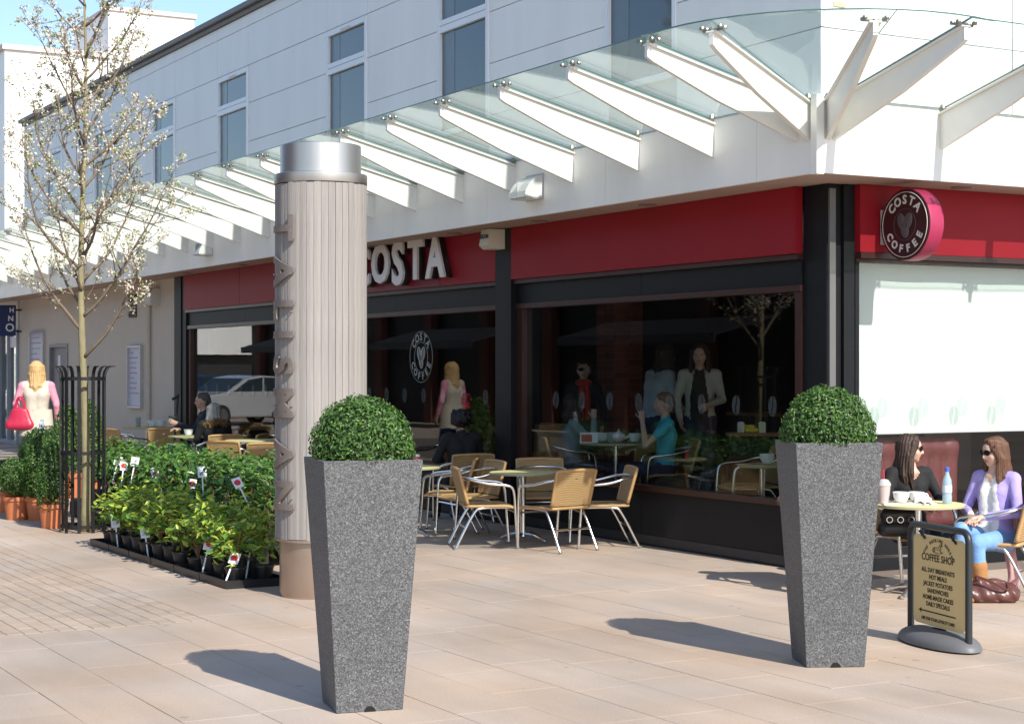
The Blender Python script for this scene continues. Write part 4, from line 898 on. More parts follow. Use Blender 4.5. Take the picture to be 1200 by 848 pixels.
# ------------------------------------------------ people: one continuous skin grown round a posed skeleton
def nets(cones, vox, k0=.014):
    P = np.array([c[0] for c in cones]+[c[2] for c in cones], float); rmax = max(max(c[1],c[3]) for c in cones)+.05
    lo = P.min(0)-rmax; n = np.ceil((P.max(0)+rmax-lo)/vox).astype(int)+1
    D = np.full(n, .3, np.float32); B = np.full(n, 9., np.float32); ID = np.zeros(n, np.int16)
    ax = [lo[i]+vox*np.arange(n[i]) for i in range(3)]
    for c in cones:
        a, ra, b, rb, mid = np.array(c[0],float), c[1], np.array(c[2],float), c[3], c[4]; k = c[5] if len(c) > 5 else k0
        mg = max(ra, rb)+.07; l = np.minimum(a,b)-mg; u = np.maximum(a,b)+mg
        i0 = np.clip(((l-lo)/vox).astype(int), 0, n); i1 = np.clip(((u-lo)/vox).astype(int)+2, 0, n)
        sl = tuple(slice(i0[i], i1[i]) for i in range(3))
        X, Y, Z = np.meshgrid(ax[0][sl[0]], ax[1][sl[1]], ax[2][sl[2]], indexing='ij')
        ab = b-a; L2 = max(ab@ab, 1e-9); t = np.clip(((X-a[0])*ab[0]+(Y-a[1])*ab[1]+(Z-a[2])*ab[2])/L2, 0, 1)
        d = np.sqrt((X-a[0]-t*ab[0])**2+(Y-a[1]-t*ab[1])**2+(Z-a[2]-t*ab[2])**2)-(ra+(rb-ra)*t); d = d.astype(np.float32)
        bs = B[sl]; m = d < bs; bs[m] = d[m]; ID[sl][m] = mid
        o = D[sl]; h_ = np.clip(.5+.5*(o-d)/k, 0, 1); D[sl] = o*(1-h_)+d*h_-k*h_*(1-h_)
    S = D < 0; nx, ny, nz = n
    c8 = [S[i:nx-1+i, j:ny-1+j, k:nz-1+k] for i in (0,1) for j in (0,1) for k in (0,1)]
    cnt = sum(c.astype(np.int8) for c in c8); act = (cnt > 0) & (cnt < 8); idx = -np.ones(act.shape, np.int64); A = np.argwhere(act); idx[act] = np.arange(len(A))
    V = np.zeros((len(A),3)); W = np.zeros(len(A))
    cor = [(i,j,k) for i in (0,1) for j in (0,1) for k in (0,1)]
    for p in range(8):
        for q in range(p+1, 8):
            if sum(abs(cor[p][t]-cor[q][t]) for t in range(3)) != 1: continue
            dp = D[tuple((A+cor[p]).T)]; dq = D[tuple((A+cor[q]).T)]; m = (dp < 0) != (dq < 0)
            t = np.where(m, dp/np.where(m, dp-dq, 1), 0); pt = np.array(cor[p])+t[:,None]*(np.array(cor[q])-np.array(cor[p])); V += pt*m[:,None]; W += m
    V = lo+(A+V/W[:,None])*vox
    Fc = []
    for axn in range(3):
        o1, o2 = [(1,2),(2,0),(0,1)][axn]
        sh = [slice(None)]*3; a_ = S.copy(); s0 = [slice(1,-1)]*3; s1 = [slice(1,-1)]*3; s0[axn] = slice(0,-1); s1[axn] = slice(1,None)
        x = S[tuple(s0)]; y = S[tuple(s1)]; E = np.argwhere(x != y); fl = x[x != y]
        off = np.array([1,1,1]); off[axn] = 0; E = E+off
        e1 = np.zeros(3,int); e1[o1] = 1; e2 = np.zeros(3,int); e2[o2] = 1
        q = np.stack([idx[tuple(E.T)], idx[tuple((E-e1).T)], idx[tuple((E-e1-e2).T)], idx[tuple((E-e2).T)]], 1); q[~fl] = q[~fl][:,::-1]; Fc.append(q)
    Fc = np.concatenate(Fc); Fc = Fc[(Fc >= 0).all(1)]
    C = V[Fc].mean(1); ci = np.clip(np.round((C-lo)/vox).astype(int), 0, n-1); mid = ID[tuple(ci.T)]
    return V, Fc, mid
def sdfmesh(name, cones, vox, mats, k0=.014, disp=None, rule=None):
    V, Fc, mid = nets(cones, vox, k0)
    if rule is not None: mid = rule(V[Fc].mean(1), mid)
    if disp is not None: V = disp(V)
    me = bpy.data.meshes.new(name); me.from_pydata(V.tolist(), [], Fc.tolist())
    for m in mats: me.materials.append(m)
    me.polygons.foreach_set('material_index', mid.astype(np.int32)); me.polygons.foreach_set('use_smooth', [True]*len(Fc)); me.update(); return me
v3 = lambda *a: np.array(a, float)
skin = M('fair_skin', (.58,.36,.27), .5, var=.06, scale=15); skin_t = M('tanned_skin', (.50,.30,.22), .5, var=.06, scale=15); lipm = M('lips', (.42,.13,.12), .4); eyem = M('dark_eye', (.02,.015,.012), .2); lensm = M('sunglass_lens', (.008,.007,.008), .08, spec=.8)
def hand(cs, wr, f, nrm, curl, mid, r=1.):
    f = f/np.linalg.norm(f); s = np.cross(f, nrm); s /= np.linalg.norm(s); nrm = np.cross(s, f)
    for o in (-.022, -.007, .009, .024): cs.append((wr+s*o*.6, .019*r, wr+f*.085+s*o, .0125*r, mid, .012))
    for o, L_ in ((-.030,.060),(-.010,.074),(.010,.078),(.030,.068)):
        p = wr+f*.085+s*o; d = f.copy()
        for j, l in enumerate((L_*.45, L_*.32, L_*.26)):
            d = d*math.cos(curl)+nrm*math.sin(curl); d /= np.linalg.norm(d); q = p+d*l; cs.append((p, .0095*r, q, .0085*r, mid, .003)); p = q
    p = wr+f*.02+s*.022; d = f*.6+s*.65+nrm*.35; d /= np.linalg.norm(d); q = p+d*.045; cs.append((p, .014*r, q, .011*r, mid, .006)); d2 = f*.85+s*.15+nrm*.3; d2 /= np.linalg.norm(d2); cs.append((q, .011*r, q+d2*.04, .009*r, mid, .004))
def rotm(yaw, pitch, roll=0):
    return np.array(Matrix.Rotation(yaw,3,'Z') @ Matrix.Rotation(pitch,3,'Y') @ Matrix.Rotation(roll,3,'X'))
def person(label, loc, rz, s=.92, seated=True, z=0., woman=True, top=None, sleeve=None, legs=None, shoe=None, bootm=None, boot=False, arms=None, knees=None, ankles=None, yaw=0, pitch=0, lean=0, hair=None, hairstyle='long', glasses=False, vox=.011, sk=None, bulk=1., vneck=False, coat=None, group=None, inner=None, sleeve_len=1.):
    """local frame: the person faces +x, left is +y. arms: [(elbow, wrist, palm normal, curl)] for right(-y), left(+y)"""
    sk = sk or skin; MA = [sk, top, legs, shoe, sleeve or top, lipm, bootm or shoe, inner or top, sk]
    t = thing('person', label, 'person', (loc[0],loc[1],z), rz, group, s)
    cs = []; hip = .47 if seated else .92
    pel = v3(0,0,hip); ch = v3(-.02+lean*.35,0,hip+.38); nk = v3(-.01+lean*.55,0,hip+.56); sh = [v3(-.02+lean*.48, sg*(.165 if woman else .19)*bulk, hip+.495) for sg in (-1,1)]
    B = bulk
    cs.append((pel+v3(0,-.07,0),.105*B,pel+v3(0,.07,0),.105*B,2))
    for sg in (-1,1):
        cs.append((pel+v3(0,sg*.06,.04),.10*B,pel*.6+ch*.4+v3(0,sg*.05,0),.088*B,1,.03)); cs.append((pel*.6+ch*.4+v3(0,sg*.05,0),.088*B,ch+v3(0,sg*.065,.0),.10*B,1,.03)); cs.append((ch+v3(0,sg*.065,0),.10*B,sh[(sg+1)//2]*.75+v3(nk[0],0,nk[2]-.05)*.25,.058*B,1,.03))
        if woman: cs.append((ch+v3(.065,sg*.065,-.01),.055,ch+v3(.07,sg*.062,-.025),.05,7 if inner is not None else 1,.03))
    if inner is not None:
        for sg in (-1,1): cs.append((pel+v3(.066,sg*.045,.03),.062,ch+v3(.050,sg*.05,-.10),.062,7,.03)); cs.append((ch+v3(.050,sg*.05,-.10),.062,ch+v3(.040,sg*.045,.09),.055,7,.03))
    if vneck: cs.append((nk+v3(.045,0,-.075),.035,nk+v3(.02,0,-.02),.05,0,.02)); cs.append((nk+v3(.05,-.03,-.05),.03,nk+v3(.05,.03,-.05),.03,0,.02))
    cs.append((sh[0],.052*B,sh[1],.052*B,1,.03)); cs.append((nk+v3(-.01,0,-.07),.06,nk+v3(.0,0,.01),.049,8 if vneck else 1,.02)); hd = nk+v3(.025+lean*.1,0,.145); cs.append((nk+v3(0,0,-.01),.048,hd+v3(-.01,0,-.06),.05,0,.02))
    kn = knees or ([v3(.44,-.11,hip+.02), v3(.44,.11,hip+.02)] if seated else [v3(.03,-.09,.49), v3(-.02,.09,.49)])
    an = ankles or ([v3(.43,-.11,.09), v3(.47,.11,.09)] if seated else [v3(.0,-.09,.08), v3(-.06,.09,.09)])
    for i, sg in enumerate((-1,1)):
        hp = pel+v3(.0,sg*.085,-.01); cs.append((hp,.092*B,kn[i],.064*B,2,.03)); cs.append((kn[i],.062*B,kn[i]*.55+an[i]*.45,.054*B,2,.02)); cs.append((kn[i]*.55+an[i]*.45,.054*B,an[i],.042*B,2,.02))
        if boot: cs.append((kn[i]*.28+an[i]*.72+0,.060,an[i],.052,6,.008)); cs.append((kn[i]*.5+an[i]*.5,.066,kn[i]*.28+an[i]*.72,.060,6,.008))
        d = kn[i]-an[i]; fx = v3(1,sg*.12,0); cs.append((an[i]+v3(-.03,0,-.045),.036,an[i]+fx*.08+v3(0,0,-.05),.036,6 if boot else 3,.02)); cs.append((an[i]+fx*.08+v3(0,0,-.05),.036,an[i]+fx*.165+v3(0,0,-.058),.026,6 if boot else 3,.02))
        el, wr, pn_, cu = arms[i]; mids = el*(1-.0)+0
        cs.append((sh[i],.053*B,el,.042*B,4,.02)); e2 = el+(wr-el)*(.88 if sleeve_len >= 1 else .06)
        if sleeve_len >= 1: cs.append((el,.043*B,e2,.033*B,4,.015)); cs.append((e2-(wr-el)*.1,.027,wr,.024,0,.004))
        elif sleeve_len > 0: cs.append((el,.043,e2,.044,4,.01)); cs.append((el,.036,wr,.025,0,.006))
        else: cs.append((el+(sh[i]-el)*.45,.036,el,.036,0,.004)); cs.append((el,.037,wr,.025,0,.006))
        if sleeve_len <= 0: cs[-3 if False else -3] = (sh[i],.055*B,sh[i]+(el-sh[i])*.5,.05*B,4,.02)
        hand(cs, wr, wr-el, np.array(pn_, float), cu, 0)
    Rm = rotm(yaw, pitch); H = lambda x, y, z_: hd+Rm@v3(x,y,z_)
    for a, ra, b, rb, mid, k in (((-.018,0,.028),.086,(.012,0,.030),.078,0,.02),((-.01,0,-.01),.074,(.035,0,-.03),.056,0,.02),((.035,-.022,-.062),.034,(.035,.022,-.062),.034,0,.02),((.056,0,-.088),.020,(.048,0,-.08),.026,0,.015),
        ((.084,0,.012),.009,(.104,0,-.026),.0125,0,.008),((.095,-.010,-.028),.008,(.095,.010,-.028),.008,0,.006),((.080,-.03,.022),.012,(.080,.03,.022),.012,0,.012),((.081,-.014,-.058),.0075,(.081,.014,-.058),.0075,5,.004),((0,-.078,.005),.012,(-.008,-.078,-.03),.010,0,.006),((0,.078,.005),.012,(-.008,.078,-.03),.010,0,.006),((.05,-.04,-.025),.03,(.05,.04,-.025),.03,0,.02)):
        cs.append((H(*a), ra, H(*b), rb, mid, k))
    def rule(C, mid):
        mid = mid.copy(); mid[(mid == 4) & (np.abs(C[:,1]) < .135*bulk)] = 1
        if inner is not None:                        # open cardigan: the top beneath shows in a strip down the front
            mid[mid == 7] = 1; fr = pel[0]+(ch[0]-pel[0])*np.clip((C[:,2]-pel[2])/.38, 0, 1.4)
            mid[(mid == 1) & (C[:,0] > fr+.02) & (np.abs(C[:,1]) < .045+.05*np.clip((nk[2]+.02-C[:,2])/.3, 0, 1)) & (C[:,2] > pel[2]-.02)] = 7
            mid[(mid == 2) & (C[:,0] > .03) & (np.abs(C[:,1]) < .09) & (C[:,2] > pel[2]+.03) & (C[:,0] < .15)] = 7
        return mid
    link('body', sdfmesh('body', cs, vox, MA, rule=rule), t)
    q = MB()
    if glasses:
        for sg in (-1,1):
            for j in range(1): q.ell((0,0,0),(.001,.001,.001),4,3)
            pts = [(math.cos(a)*.030, math.sin(a)*.024) for a in [i*math.pi/8 for i in range(16)]]
            b0 = len(q.v); vs = [H(.098-abs(u+sg*.034)*.25, sg*.034+u, .012+w_) for u, w_ in pts]+[H(.104-abs(u+sg*.034)*.25, sg*.034+u, .012+w_) for u, w_ in pts]
            q.add(vs, [tuple(range(16)), tuple(range(31,15,-1))]+[(i,i+16,(i+1)%16+16,(i+1)%16) for i in range(16)])
            q.tube([H(.082,sg*.064,.018), H(.06,sg*.078,.02), H(-.02,sg*.084,.015)], .005, 5)
        q.tube([H(.100,-.012,.018), H(.104,0,.02), H(.100,.012,.018)], .004, 5); q.build('sunglasses', lensm, t)
    else:
        for sg in (-1,1):
            e = H(.079,sg*.031,.006); q.ell(tuple(e), (.011,.011,.007), 8, 6)
        q.build('eye', eyem, t)
    if hair is not None:
        hc = []; rr = random.Random(len(label))
        def hcone(a, ra, b, rb): hc.append((H(*a), ra, H(*b), rb, 0, .012))
        hcone((-.028,0,.045),.090,(-.005,0,.048),.083); hcone((-.055,0,.0),.075,(-.045,0,-.03),.06)
        if hairstyle in ('long','bob'):
            Lh = .30 if hairstyle == 'long' else .14
            for i in range(26):
                a = R(75+210*i/25); x, y = math.cos(a), math.sin(a); l = Lh*rr.uniform(.85,1.1)
                p0 = (.012+.082*x if x > 0 else -.018+.085*x, .078*y, .055); p1 = (-.012+.088*x, .092*y, -.05); p2 = (-.025+.10*x+rr.uniform(-.015,.015)+(.03 if abs(y) > .7 else 0), .10*y+rr.uniform(-.015,.015), -.05-l*.55); p3 = (-.03+.08*x+rr.uniform(-.02,.02)+(.04 if abs(y) > .7 else 0), .095*y+rr.uniform(-.02,.02), -.05-l)
                hcone(p0,.022,p1,.021); hcone(p1,.021,p2,.018); hcone(p2,.018,p3,.007)
            for sg in (-1,1): hcone((.045,sg*.02,.098),.022,(.05,sg*.068,.03),.018); hcone((.05,sg*.068,.03),.018,(.015,sg*.088,-.05),.018)
        elif hairstyle == 'curly':
            for i in range(46):
                a = R(60+240*rr.random()); zz = rr.uniform(-.06,.10); k_ = math.sqrt(max(.05,1-((zz-.02)/.12)**2)); c_ = (-.025+.10*math.cos(a)*k_, .10*math.sin(a)*k_, zz); hcone(c_, .026, (c_[0]+.01,c_[1],c_[2]+.012), .022)
        else:
            for sg in (-1,1): hcone((.03,sg*.05,.085),.03,(-.02,sg*.075,.03),.022)
        def disp(V):
            g = np.sin(V[:,0]*190+V[:,1]*160+np.sin(V[:,2]*14)*2.5)*.0042+np.sin(V[:,1]*310-V[:,0]*250)*.0022; c = V.mean(0); d = V-c; d /= np.linalg.norm(d,axis=1)[:,None]; return V+d*g[:,None]
        link('hair', sdfmesh('hair', hc, .007, [hair], .012, disp), t)
    t['_h'] = 0; del t['_h']
    return t, H
cl = lambda n, c, **k: M(n, c, .85, var=.18, scale=10, bump=1.0, bscale=13, **k)
def hairm(n, c): return M(n, c, .6, var=.5, scale=30, stretch=(3,3,.5), spec=.5)
dkbrown, chest_, blond, greyh, blackh = hairm('dark_brown_hair',(.035,.017,.010)), hairm('chestnut_hair',(.10,.042,.020)), hairm('blond_hair',(.50,.32,.14)), hairm('grey_hair',(.30,.29,.28)), hairm('black_hair',(.008,.007,.007))
jeans = cl('light_blue_denim',(.17,.32,.58)); djeans = cl('dark_denim',(.025,.035,.07)); blackc = cl('black_cloth',(.010,.010,.011)); lilac = cl('lilac_cardigan_knit',(.36,.29,.62)); whitet = cl('white_jersey',(.74,.72,.70)); boots = M('tan_suede',(.36,.17,.06), .85, var=.2, scale=20, bump=.4)
shoe_b = M('dark_leather_shoe',(.03,.022,.02), .45)

# --- two women at the right-hand table
RTAB = (pd(1076, 12.55))
chairR = dup(proto, (*pd(1168, 12.55), 0), LF-R(30), 'rattan chair under the woman in the lilac cardigan')
person('long haired woman in sunglasses, lilac cardigan and pale jeans sitting at the table', pd(1166, 12.55), LF+R(42), .885, True, 0., top=lilac, inner=whitet, legs=jeans, shoe=boots, bootm=boots, boot=True, hair=chest_, hairstyle='long', glasses=True, vneck=True, yaw=R(-22), pitch=R(6), vox=.0085,
   knees=[v3(.40,-.06,.56), v3(.40,.09,.47)], ankles=[v3(.43,.02,.14), v3(.36,.10,.085)], arms=[(v3(.04,-.25,.70), v3(.27,-.05,.66), (0,0,-1), .35), (v3(.06,.25,.70), v3(.28,.06,.665), (0,0,-1), .35)])
chairL = dup(proto, (*pd(1066, 13.15), 0), CAMD+R(20), 'rattan chair under the dark haired woman in black')
person('dark haired woman in sunglasses and a black top sitting behind the table', pd(1066, 13.1), CAMD+R(14), .885, True, 0., top=blackc, legs=djeans, shoe=shoe_b, bootm=M('brown_leather_boot',(.10,.05,.03),.5), boot=True, hair=dkbrown, hairstyle='long', glasses=True, vneck=True, yaw=R(62), pitch=R(2), vox=.0085,
   arms=[(v3(.08,-.26,.72), v3(.27,-.10,.70), (0,0,-1), .3), (v3(.08,.26,.72), v3(.27,.08,.70), (0,0,-1), .3)])
cafe_table('round cafe table with cups and a water bottle between the two women', RTAB, .672, .335)
cup('white coffee cup on the tray between the two women', pd(1056, 12.45), .690, 2.6, 1.15); cup('white cup by the crumpled napkin on the women\'s tray', pd(1074, 12.5), .690, .4, 1.1)
ty = thing('serving_tray', 'pale round-cornered tray on the table between the two women', 'tray', (*pd(1062,12.5), .673), HX)
q = MB(); q.cbox(-.19,.20,-.13,.13,0,.012,.006); q.build('tray', M('pale_tray',(.70,.66,.55),.4), ty)
nk_ = thing('napkin', 'crumpled white paper napkin on the tray', 'napkin', (*pd(1081,12.42), .690))
q = MB(); q.grid(lambda u, v: (.07*math.cos(6.283*u)*math.sin(v*1.57)*(1+.25*math.sin(u*31)), .06*math.sin(6.283*u)*math.sin(v*1.57)*(1+.25*math.cos(u*25)), .045*math.cos(v*1.57)+.014*math.sin(u*37+v*9)), 22, 7, True); q.build('paper', cer, nk_)
wbt = thing('water_bottle', 'clear water bottle with a blue cap standing on the women\'s table', 'bottle', (*pd(1110,12.5), .672))
q = MB(); q.lathe([(.030,0),(.034,.01),(.034,.06),(.031,.07),(.034,.08),(.034,.14),(.030,.175),(.014,.215),(.013,.235)], 20); q.build('bottle', M('clear_blue_plastic',(.55,.68,.78),.1,var=.1,trans=.5), wbt, smooth=40)
q = MB(); q.lathe([(.016,.235),(.016,.262),(.012,.266)], 14); q.build('cap', M('blue_cap',(.05,.12,.5),.4), wbt); q = MB(); q.lathe([(.0348,.085),(.0348,.135)], 20, capb=False, capt=False); q.build('label', M('blue_white_label',(.55,.62,.75),.5,var=.4,scale=25), wbt)
sm2 = thing('drink_cup', 'clear plastic iced drink cup with a red straw at the left of the women\'s table', 'cup', (*pd(1036,12.5), .672))
q = MB(); q.lathe([(.036,0),(.046,.13),(.048,.132)], 20); q.build('cup', M('milky_drink',(.66,.55,.52),.2,var=.12,trans=.3), sm2, smooth=30); q = MB(); q.lathe([(.050,.132),(.048,.15),(.03,.175),(.012,.18)], 20, capb=False); q.build('lid', M('clear_lid',(.7,.68,.66),.15,trans=.4), sm2, smooth=30); q = MB(); q.tube([(0,0,.05),(.0,0,.18),(-.015,.01,.245)], .005, 6); q.build('straw', M('red_straw',(.5,.03,.05),.4), sm2)
hb_ = thing('handbag', 'brown leather handbag slumped on the paving by the woman\'s boot', 'bag', (*pd(1163,12.2), 0), HX)
bgl = M('brown_leather',(.10,.035,.028),.35,var=.35,scale=14,bump=.5,bscale=25)
V_ = sdfmesh('bag', [((-.14,0,.06),.058,(.14,.0,.06),.058,0),((-.12,.02,.09),.055,(.12,.02,.085),.05,0),((-.10,-.03,.045),.045,(.12,-.03,.045),.045,0),((-.09,.01,.145),.022,(.08,.02,.14),.02,0)], .008, [bgl], .03, lambda V: V+np.stack([0*V[:,0], .006*np.sin(V[:,0]*60+V[:,2]*30), .006*np.sin(V[:,0]*45+V[:,1]*50)],1)*(V[:,2:3] > .02)); link('bag', V_, hb_)
q = MB(); q.tube(bez([(-.10,.0,.15),(-.13,-.05,.19),(-.02,-.10,.15),(.08,-.09,.10),(.10,.0,.14)], 6), .008, 6); q.build('strap', bgl, hb_)
hb2 = thing('shoulder_bag', 'black shoulder bag with silver buckles hanging under the women\'s table', 'bag', (*pd(1053,12.75), .42), HX)
link('bag', sdfmesh('bag', [((-.10,0,.05),.06,(.10,0,.05),.06,0),((-.09,0,.15),.05,(.09,0,.15),.05,0)], .009, [M('black_leather',(.012,.012,.013),.35)], .03), hb2)
q = MB()
for k in (-.08,0,.08): q.tube([(k+.022*math.cos(a*.7),-.064,.12+.022*math.sin(a*.7)) for a in range(9)], .004, 5, closed=True)
q.build('buckle', chrome, hb2); q = MB(); q.tube(bez([(-.1,0,.18),(-.05,0,.26),(.05,0,.26),(.1,0,.18)],5), .008, 6); q.build('strap', M('black_leather',(.012,.012,.013),.35), hb2)
scf = thing('scarf', 'thin pale pink scarf hanging down from the lilac woman\'s chair', 'scarf', (*pd(1186,12.5), .0), HX)
q = MB(); q.grid(lambda u, v: (.05*(u-.5)*(1+.8*v)+.015*math.sin(v*9), .02*math.sin(u*9+v*3), .62-.54*v), 10, 16); q.build('cloth', cl('pale_pink_cloth',(.62,.38,.38),trans=.3), scf, smooth=True)
# --- walking woman at the left
t, H = person('woman with long blond hair in a white tunic walking away with a red bag', pd(43, 23.5), AW+R(8), 1.0, False, 0., top=cl('off_white_tunic',(.52,.47,.39)), sleeve=cl('pink_sleeve',(.62,.26,.34)), legs=cl('blue_jeans',(.06,.13,.32)), shoe=shoe_b, hair=blond, hairstyle='long', vox=.0115, bulk=1.12, knees=[v3(.10,-.09,.50), v3(-.02,.09,.49)], ankles=[v3(.14,-.09,.08), v3(-.22,.09,.14)],
   arms=[(v3(-.03,-.27,1.16), v3(.06,-.27,.93), (0,1,0), .3), (v3(-.02,.27,1.17), v3(.02,.27,.98), (0,-1,0), .7)])
q = MB(); q.grid(lambda u, v: ((.155+.035*v)*math.cos(6.2832*u)-.01, (.205+.03*v)*math.sin(6.2832*u), 1.10-.36*v+.008*math.sin(u*40)*v), 40, 8, True); q.build('tunic_skirt', cl('off_white_tunic',(.52,.47,.39)), t, smooth=True)
rb = thing('handbag', 'red handbag hanging from the walking blond woman\'s left arm', 'bag', (*pd(25, 23.4), .82), AW)
link('bag', sdfmesh('bag', [((-.06,-.13,.07),.06,(-.06,.13,.07),.06,0),((-.06,-.13,.07),.06,(-.06,-.08,.26),.035,0),((-.06,.13,.07),.06,(-.06,.08,.26),.035,0),((-.06,0,.07),.065,(-.06,0,.26),.045,0),((-.06,-.06,.07),.062,(-.06,-.04,.26),.04,0),((-.06,.06,.07),.062,(-.06,.04,.26),.04,0)], .010, [M('red_leather',(.45,.02,.06),.4,var=.15)], .04), rb)
q = MB()
for dx in (-.09,-.03): q.tube(bez([(dx,-.07,.28),(dx,-.03,.43),(dx,.03,.43),(dx,.07,.28)],5), .009, 6)
q.build('strap', M('red_leather',(.45,.02,.06)), rb)
# --- couple sitting at the left tables
mp_ = pd(238, 25.2)
person('grey haired man in a dark jacket sitting by the black pier with his hand raised', mp_, LF+R(18), 1.0, True, 0., woman=False, top=cl('navy_jacket',(.014,.016,.026)), legs=jeans, shoe=shoe_b, hair=hairm('dark_grey_hair',(.07,.065,.06)), hairstyle='short', vox=.0125, sk=skin_t, bulk=1.08, arms=[(v3(.10,-.28,.72), v3(.32,-.20,.76), (0,0,-1), .5), (v3(.14,.26,.76), v3(.40,.16,.86), (0,-1,0), .5)])
furw, _ = person('grey haired woman in a black fur collared coat sitting with her back to us', pd(252, 24.2), LF-R(62), .90, True, 0., top=blackc, legs=djeans, shoe=shoe_b, hair=greyh, hairstyle='bob', vox=.0125, bulk=1.22, lean=.1, arms=[(v3(.12,-.28,.74), v3(.30,-.12,.98), (0,1,0), .7), (v3(.10,.27,.72), v3(.32,.12,.70), (0,0,-1), .4)])
q = MB(); a_ = rng.uniform(R(70),R(290),1100); P_ = np.stack([-.01+.115*np.cos(a_), .15*np.sin(a_), 1.02-.05*np.abs(np.sin(a_))+0*a_], 1)+rng.normal(size=(1100,3))*.022; leaf_quads(q, P_, rng.normal(size=(1100,3)), .03, .25); link('fur_collar', raw(q,'fur_collar',[M('brown_fur',(.22,.13,.06),.9,var=.4,scale=20)]), furw)
# camera tripod-like walking stick by the man
cr_ = thing('crutch', 'black crutch leaning at the table in front of the grey haired man', 'crutch', (*pd(205, 25.4), 0), HX)
q = MB(); q.tube([(-.05,0,.0),(.02,0,.95),(.05,0,1.28)], .016, 7); q.tube([(-.09,0,.95),(.05,0,.92)], .016, 7); q.tube([(-.04,0,1.2),(.05,0,1.25)], .022, 7); q.build('shaft', M('black_rubber',(.012,.012,.013),.5), cr_)
LT = pd(172, 28.3); cafe_table('round cafe table with a glass and two cups by the cream wall', LT, .70, .42); L2 = pd(228, 24.9); cafe_table('round cafe table in front of the seated grey haired couple', L2, .69, .38); L3 = pd(296, 22.6); cafe_table('empty pale round cafe table behind the plant display near the column', L3, .72, .36)
cup('white coffee cup on the table by the cream wall, left one', pd(178, 28.2), .715, 1, 1.5); cup('white coffee cup on the table by the cream wall, right one', pd(188, 28.2), .715, 2, 1.5); cup('white cup on the table of the seated grey haired couple', pd(221, 24.7), .705, 3, 1.3)
gl_ = thing('drinking_glass', 'clear glass on the table by the cream wall', 'glass', (*pd(162, 28.2), .70)); q = MB(); q.lathe([(.035,0),(.045,.16),(.042,.16),(.033,.01)], 18); q.build('glass', M('clear_glass_ware',(.6,.65,.66),.08,var=.05,trans=.6), gl_, smooth=30)
for px, Y, rz, lab in ((137,27.6,RT,'rattan chair at the cream wall table facing right behind the tree guard'),(196,26.6,AW,'rattan chair in front of the cup table with its back to the plant display'),(150,26.2,RT+R(40),'rattan chair with bright arm beside the tree guard'),(257,24.0,LF-R(62),'rattan chair under the grey haired woman in black'),(248,25.3,LF+R(18),'rattan chair under the grey haired man'),(285,24.0,LF-R(10),'rattan chair with bright arm right of the grey haired woman'),(312,21.4,AW+R(10),'rattan chair close to the timber column behind the dark camellias'),(276,21.9,AW-R(25),'rattan chair seen from behind above the dark camellias')):
    chair(lab, pd(px, Y), rz)
# --- dark figure by the window and a figure behind the right planter
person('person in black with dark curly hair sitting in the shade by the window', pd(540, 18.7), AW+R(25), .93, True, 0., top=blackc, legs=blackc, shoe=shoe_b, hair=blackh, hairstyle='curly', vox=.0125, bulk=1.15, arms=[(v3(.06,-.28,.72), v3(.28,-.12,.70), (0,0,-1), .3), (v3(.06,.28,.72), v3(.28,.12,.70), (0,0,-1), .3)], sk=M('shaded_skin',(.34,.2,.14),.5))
chair('rattan chair under the person in black by the window', pd(543, 18.6), AW+R(25))
person('person in a brown jacket and dark trousers sitting almost hidden behind the right planter', pd(966, 12.9), CAMD, .9, True, 0., top=cl('brown_jacket',(.10,.05,.04)), legs=blackc, shoe=shoe_b, hair=dkbrown, hairstyle='short', vox=.0125, lean=.15, arms=[(v3(.05,-.36,.74), v3(.30,-.12,.70), (0,0,-1), .3), (v3(.10,.26,.74), v3(.30,.12,.70), (0,0,-1), .3)])
chair('rattan chair almost hidden behind the right planter', pd(966, 12.95), CAMD)

# ------------------------------------------------ inside the shop
FZ = .2
def inside(px, Y): return pd(px, Y)
person('woman in a grey jumper sitting inside the window with her hand to her mouth', inside(672, 18.0), RT+R(5), .93, True, FZ-.02, top=cl('grey_jumper',(.20,.26,.29)), legs=djeans, shoe=shoe_b, hair=dkbrown, hairstyle='bob', vox=.0125, yaw=R(10), arms=[(v3(.20,-.22,.76), v3(.22,-.09,1.04), (0,1,0), .9), (v3(.12,.25,.72), v3(.33,.10,.72), (0,0,-1), .3)])
person('woman in a turquoise top sitting inside the window facing left with a raised hand', inside(779, 17.3), LF+R(4), .93, True, FZ-.0, top=cl('turquoise_cotton',(.05,.42,.52)), legs=djeans, shoe=shoe_b, hair=hairm('light_brown_hair',(.22,.12,.06)), hairstyle='short', vox=.0125, sleeve_len=0, arms=[(v3(.10,-.24,.74), v3(.30,-.10,.70), (0,0,-1), .3), (v3(.24,.20,.74), v3(.26,.10,1.02), (0,-1,0), .8)])
red_t, red_H = person('woman with dark glasses and a bright red scarf standing inside behind the grey jumper', inside(684, 19.6), CAMD, .93, False, FZ-.08, top=cl('dark_coat',(.02,.02,.025)), legs=djeans, shoe=shoe_b, hair=dkbrown, hairstyle='short', glasses=True, vox=.0125, arms=[(v3(0,-.25,1.16), v3(.08,-.22,.93), (0,1,0), .3), (v3(0,.25,1.16), v3(.08,.22,.93), (0,-1,0), .3)])  # added figure that stands in for a passer's reflection in the window
q = MB(); q.tube([(.02+.075*math.cos(a*.6), .075*math.sin(a*.6), 1.475+.01*math.sin(a*2)) for a in range(11)], .035, 9)
for y_ in (-.035,.04): q.tube(bez([(.085,y_*.6,1.47),(.125,y_,1.36),(.135,y_*1.1,1.18),(.125,y_,1.02)],5), [.03]*5+[.038]*5+[.036]*5+[.03], 9)
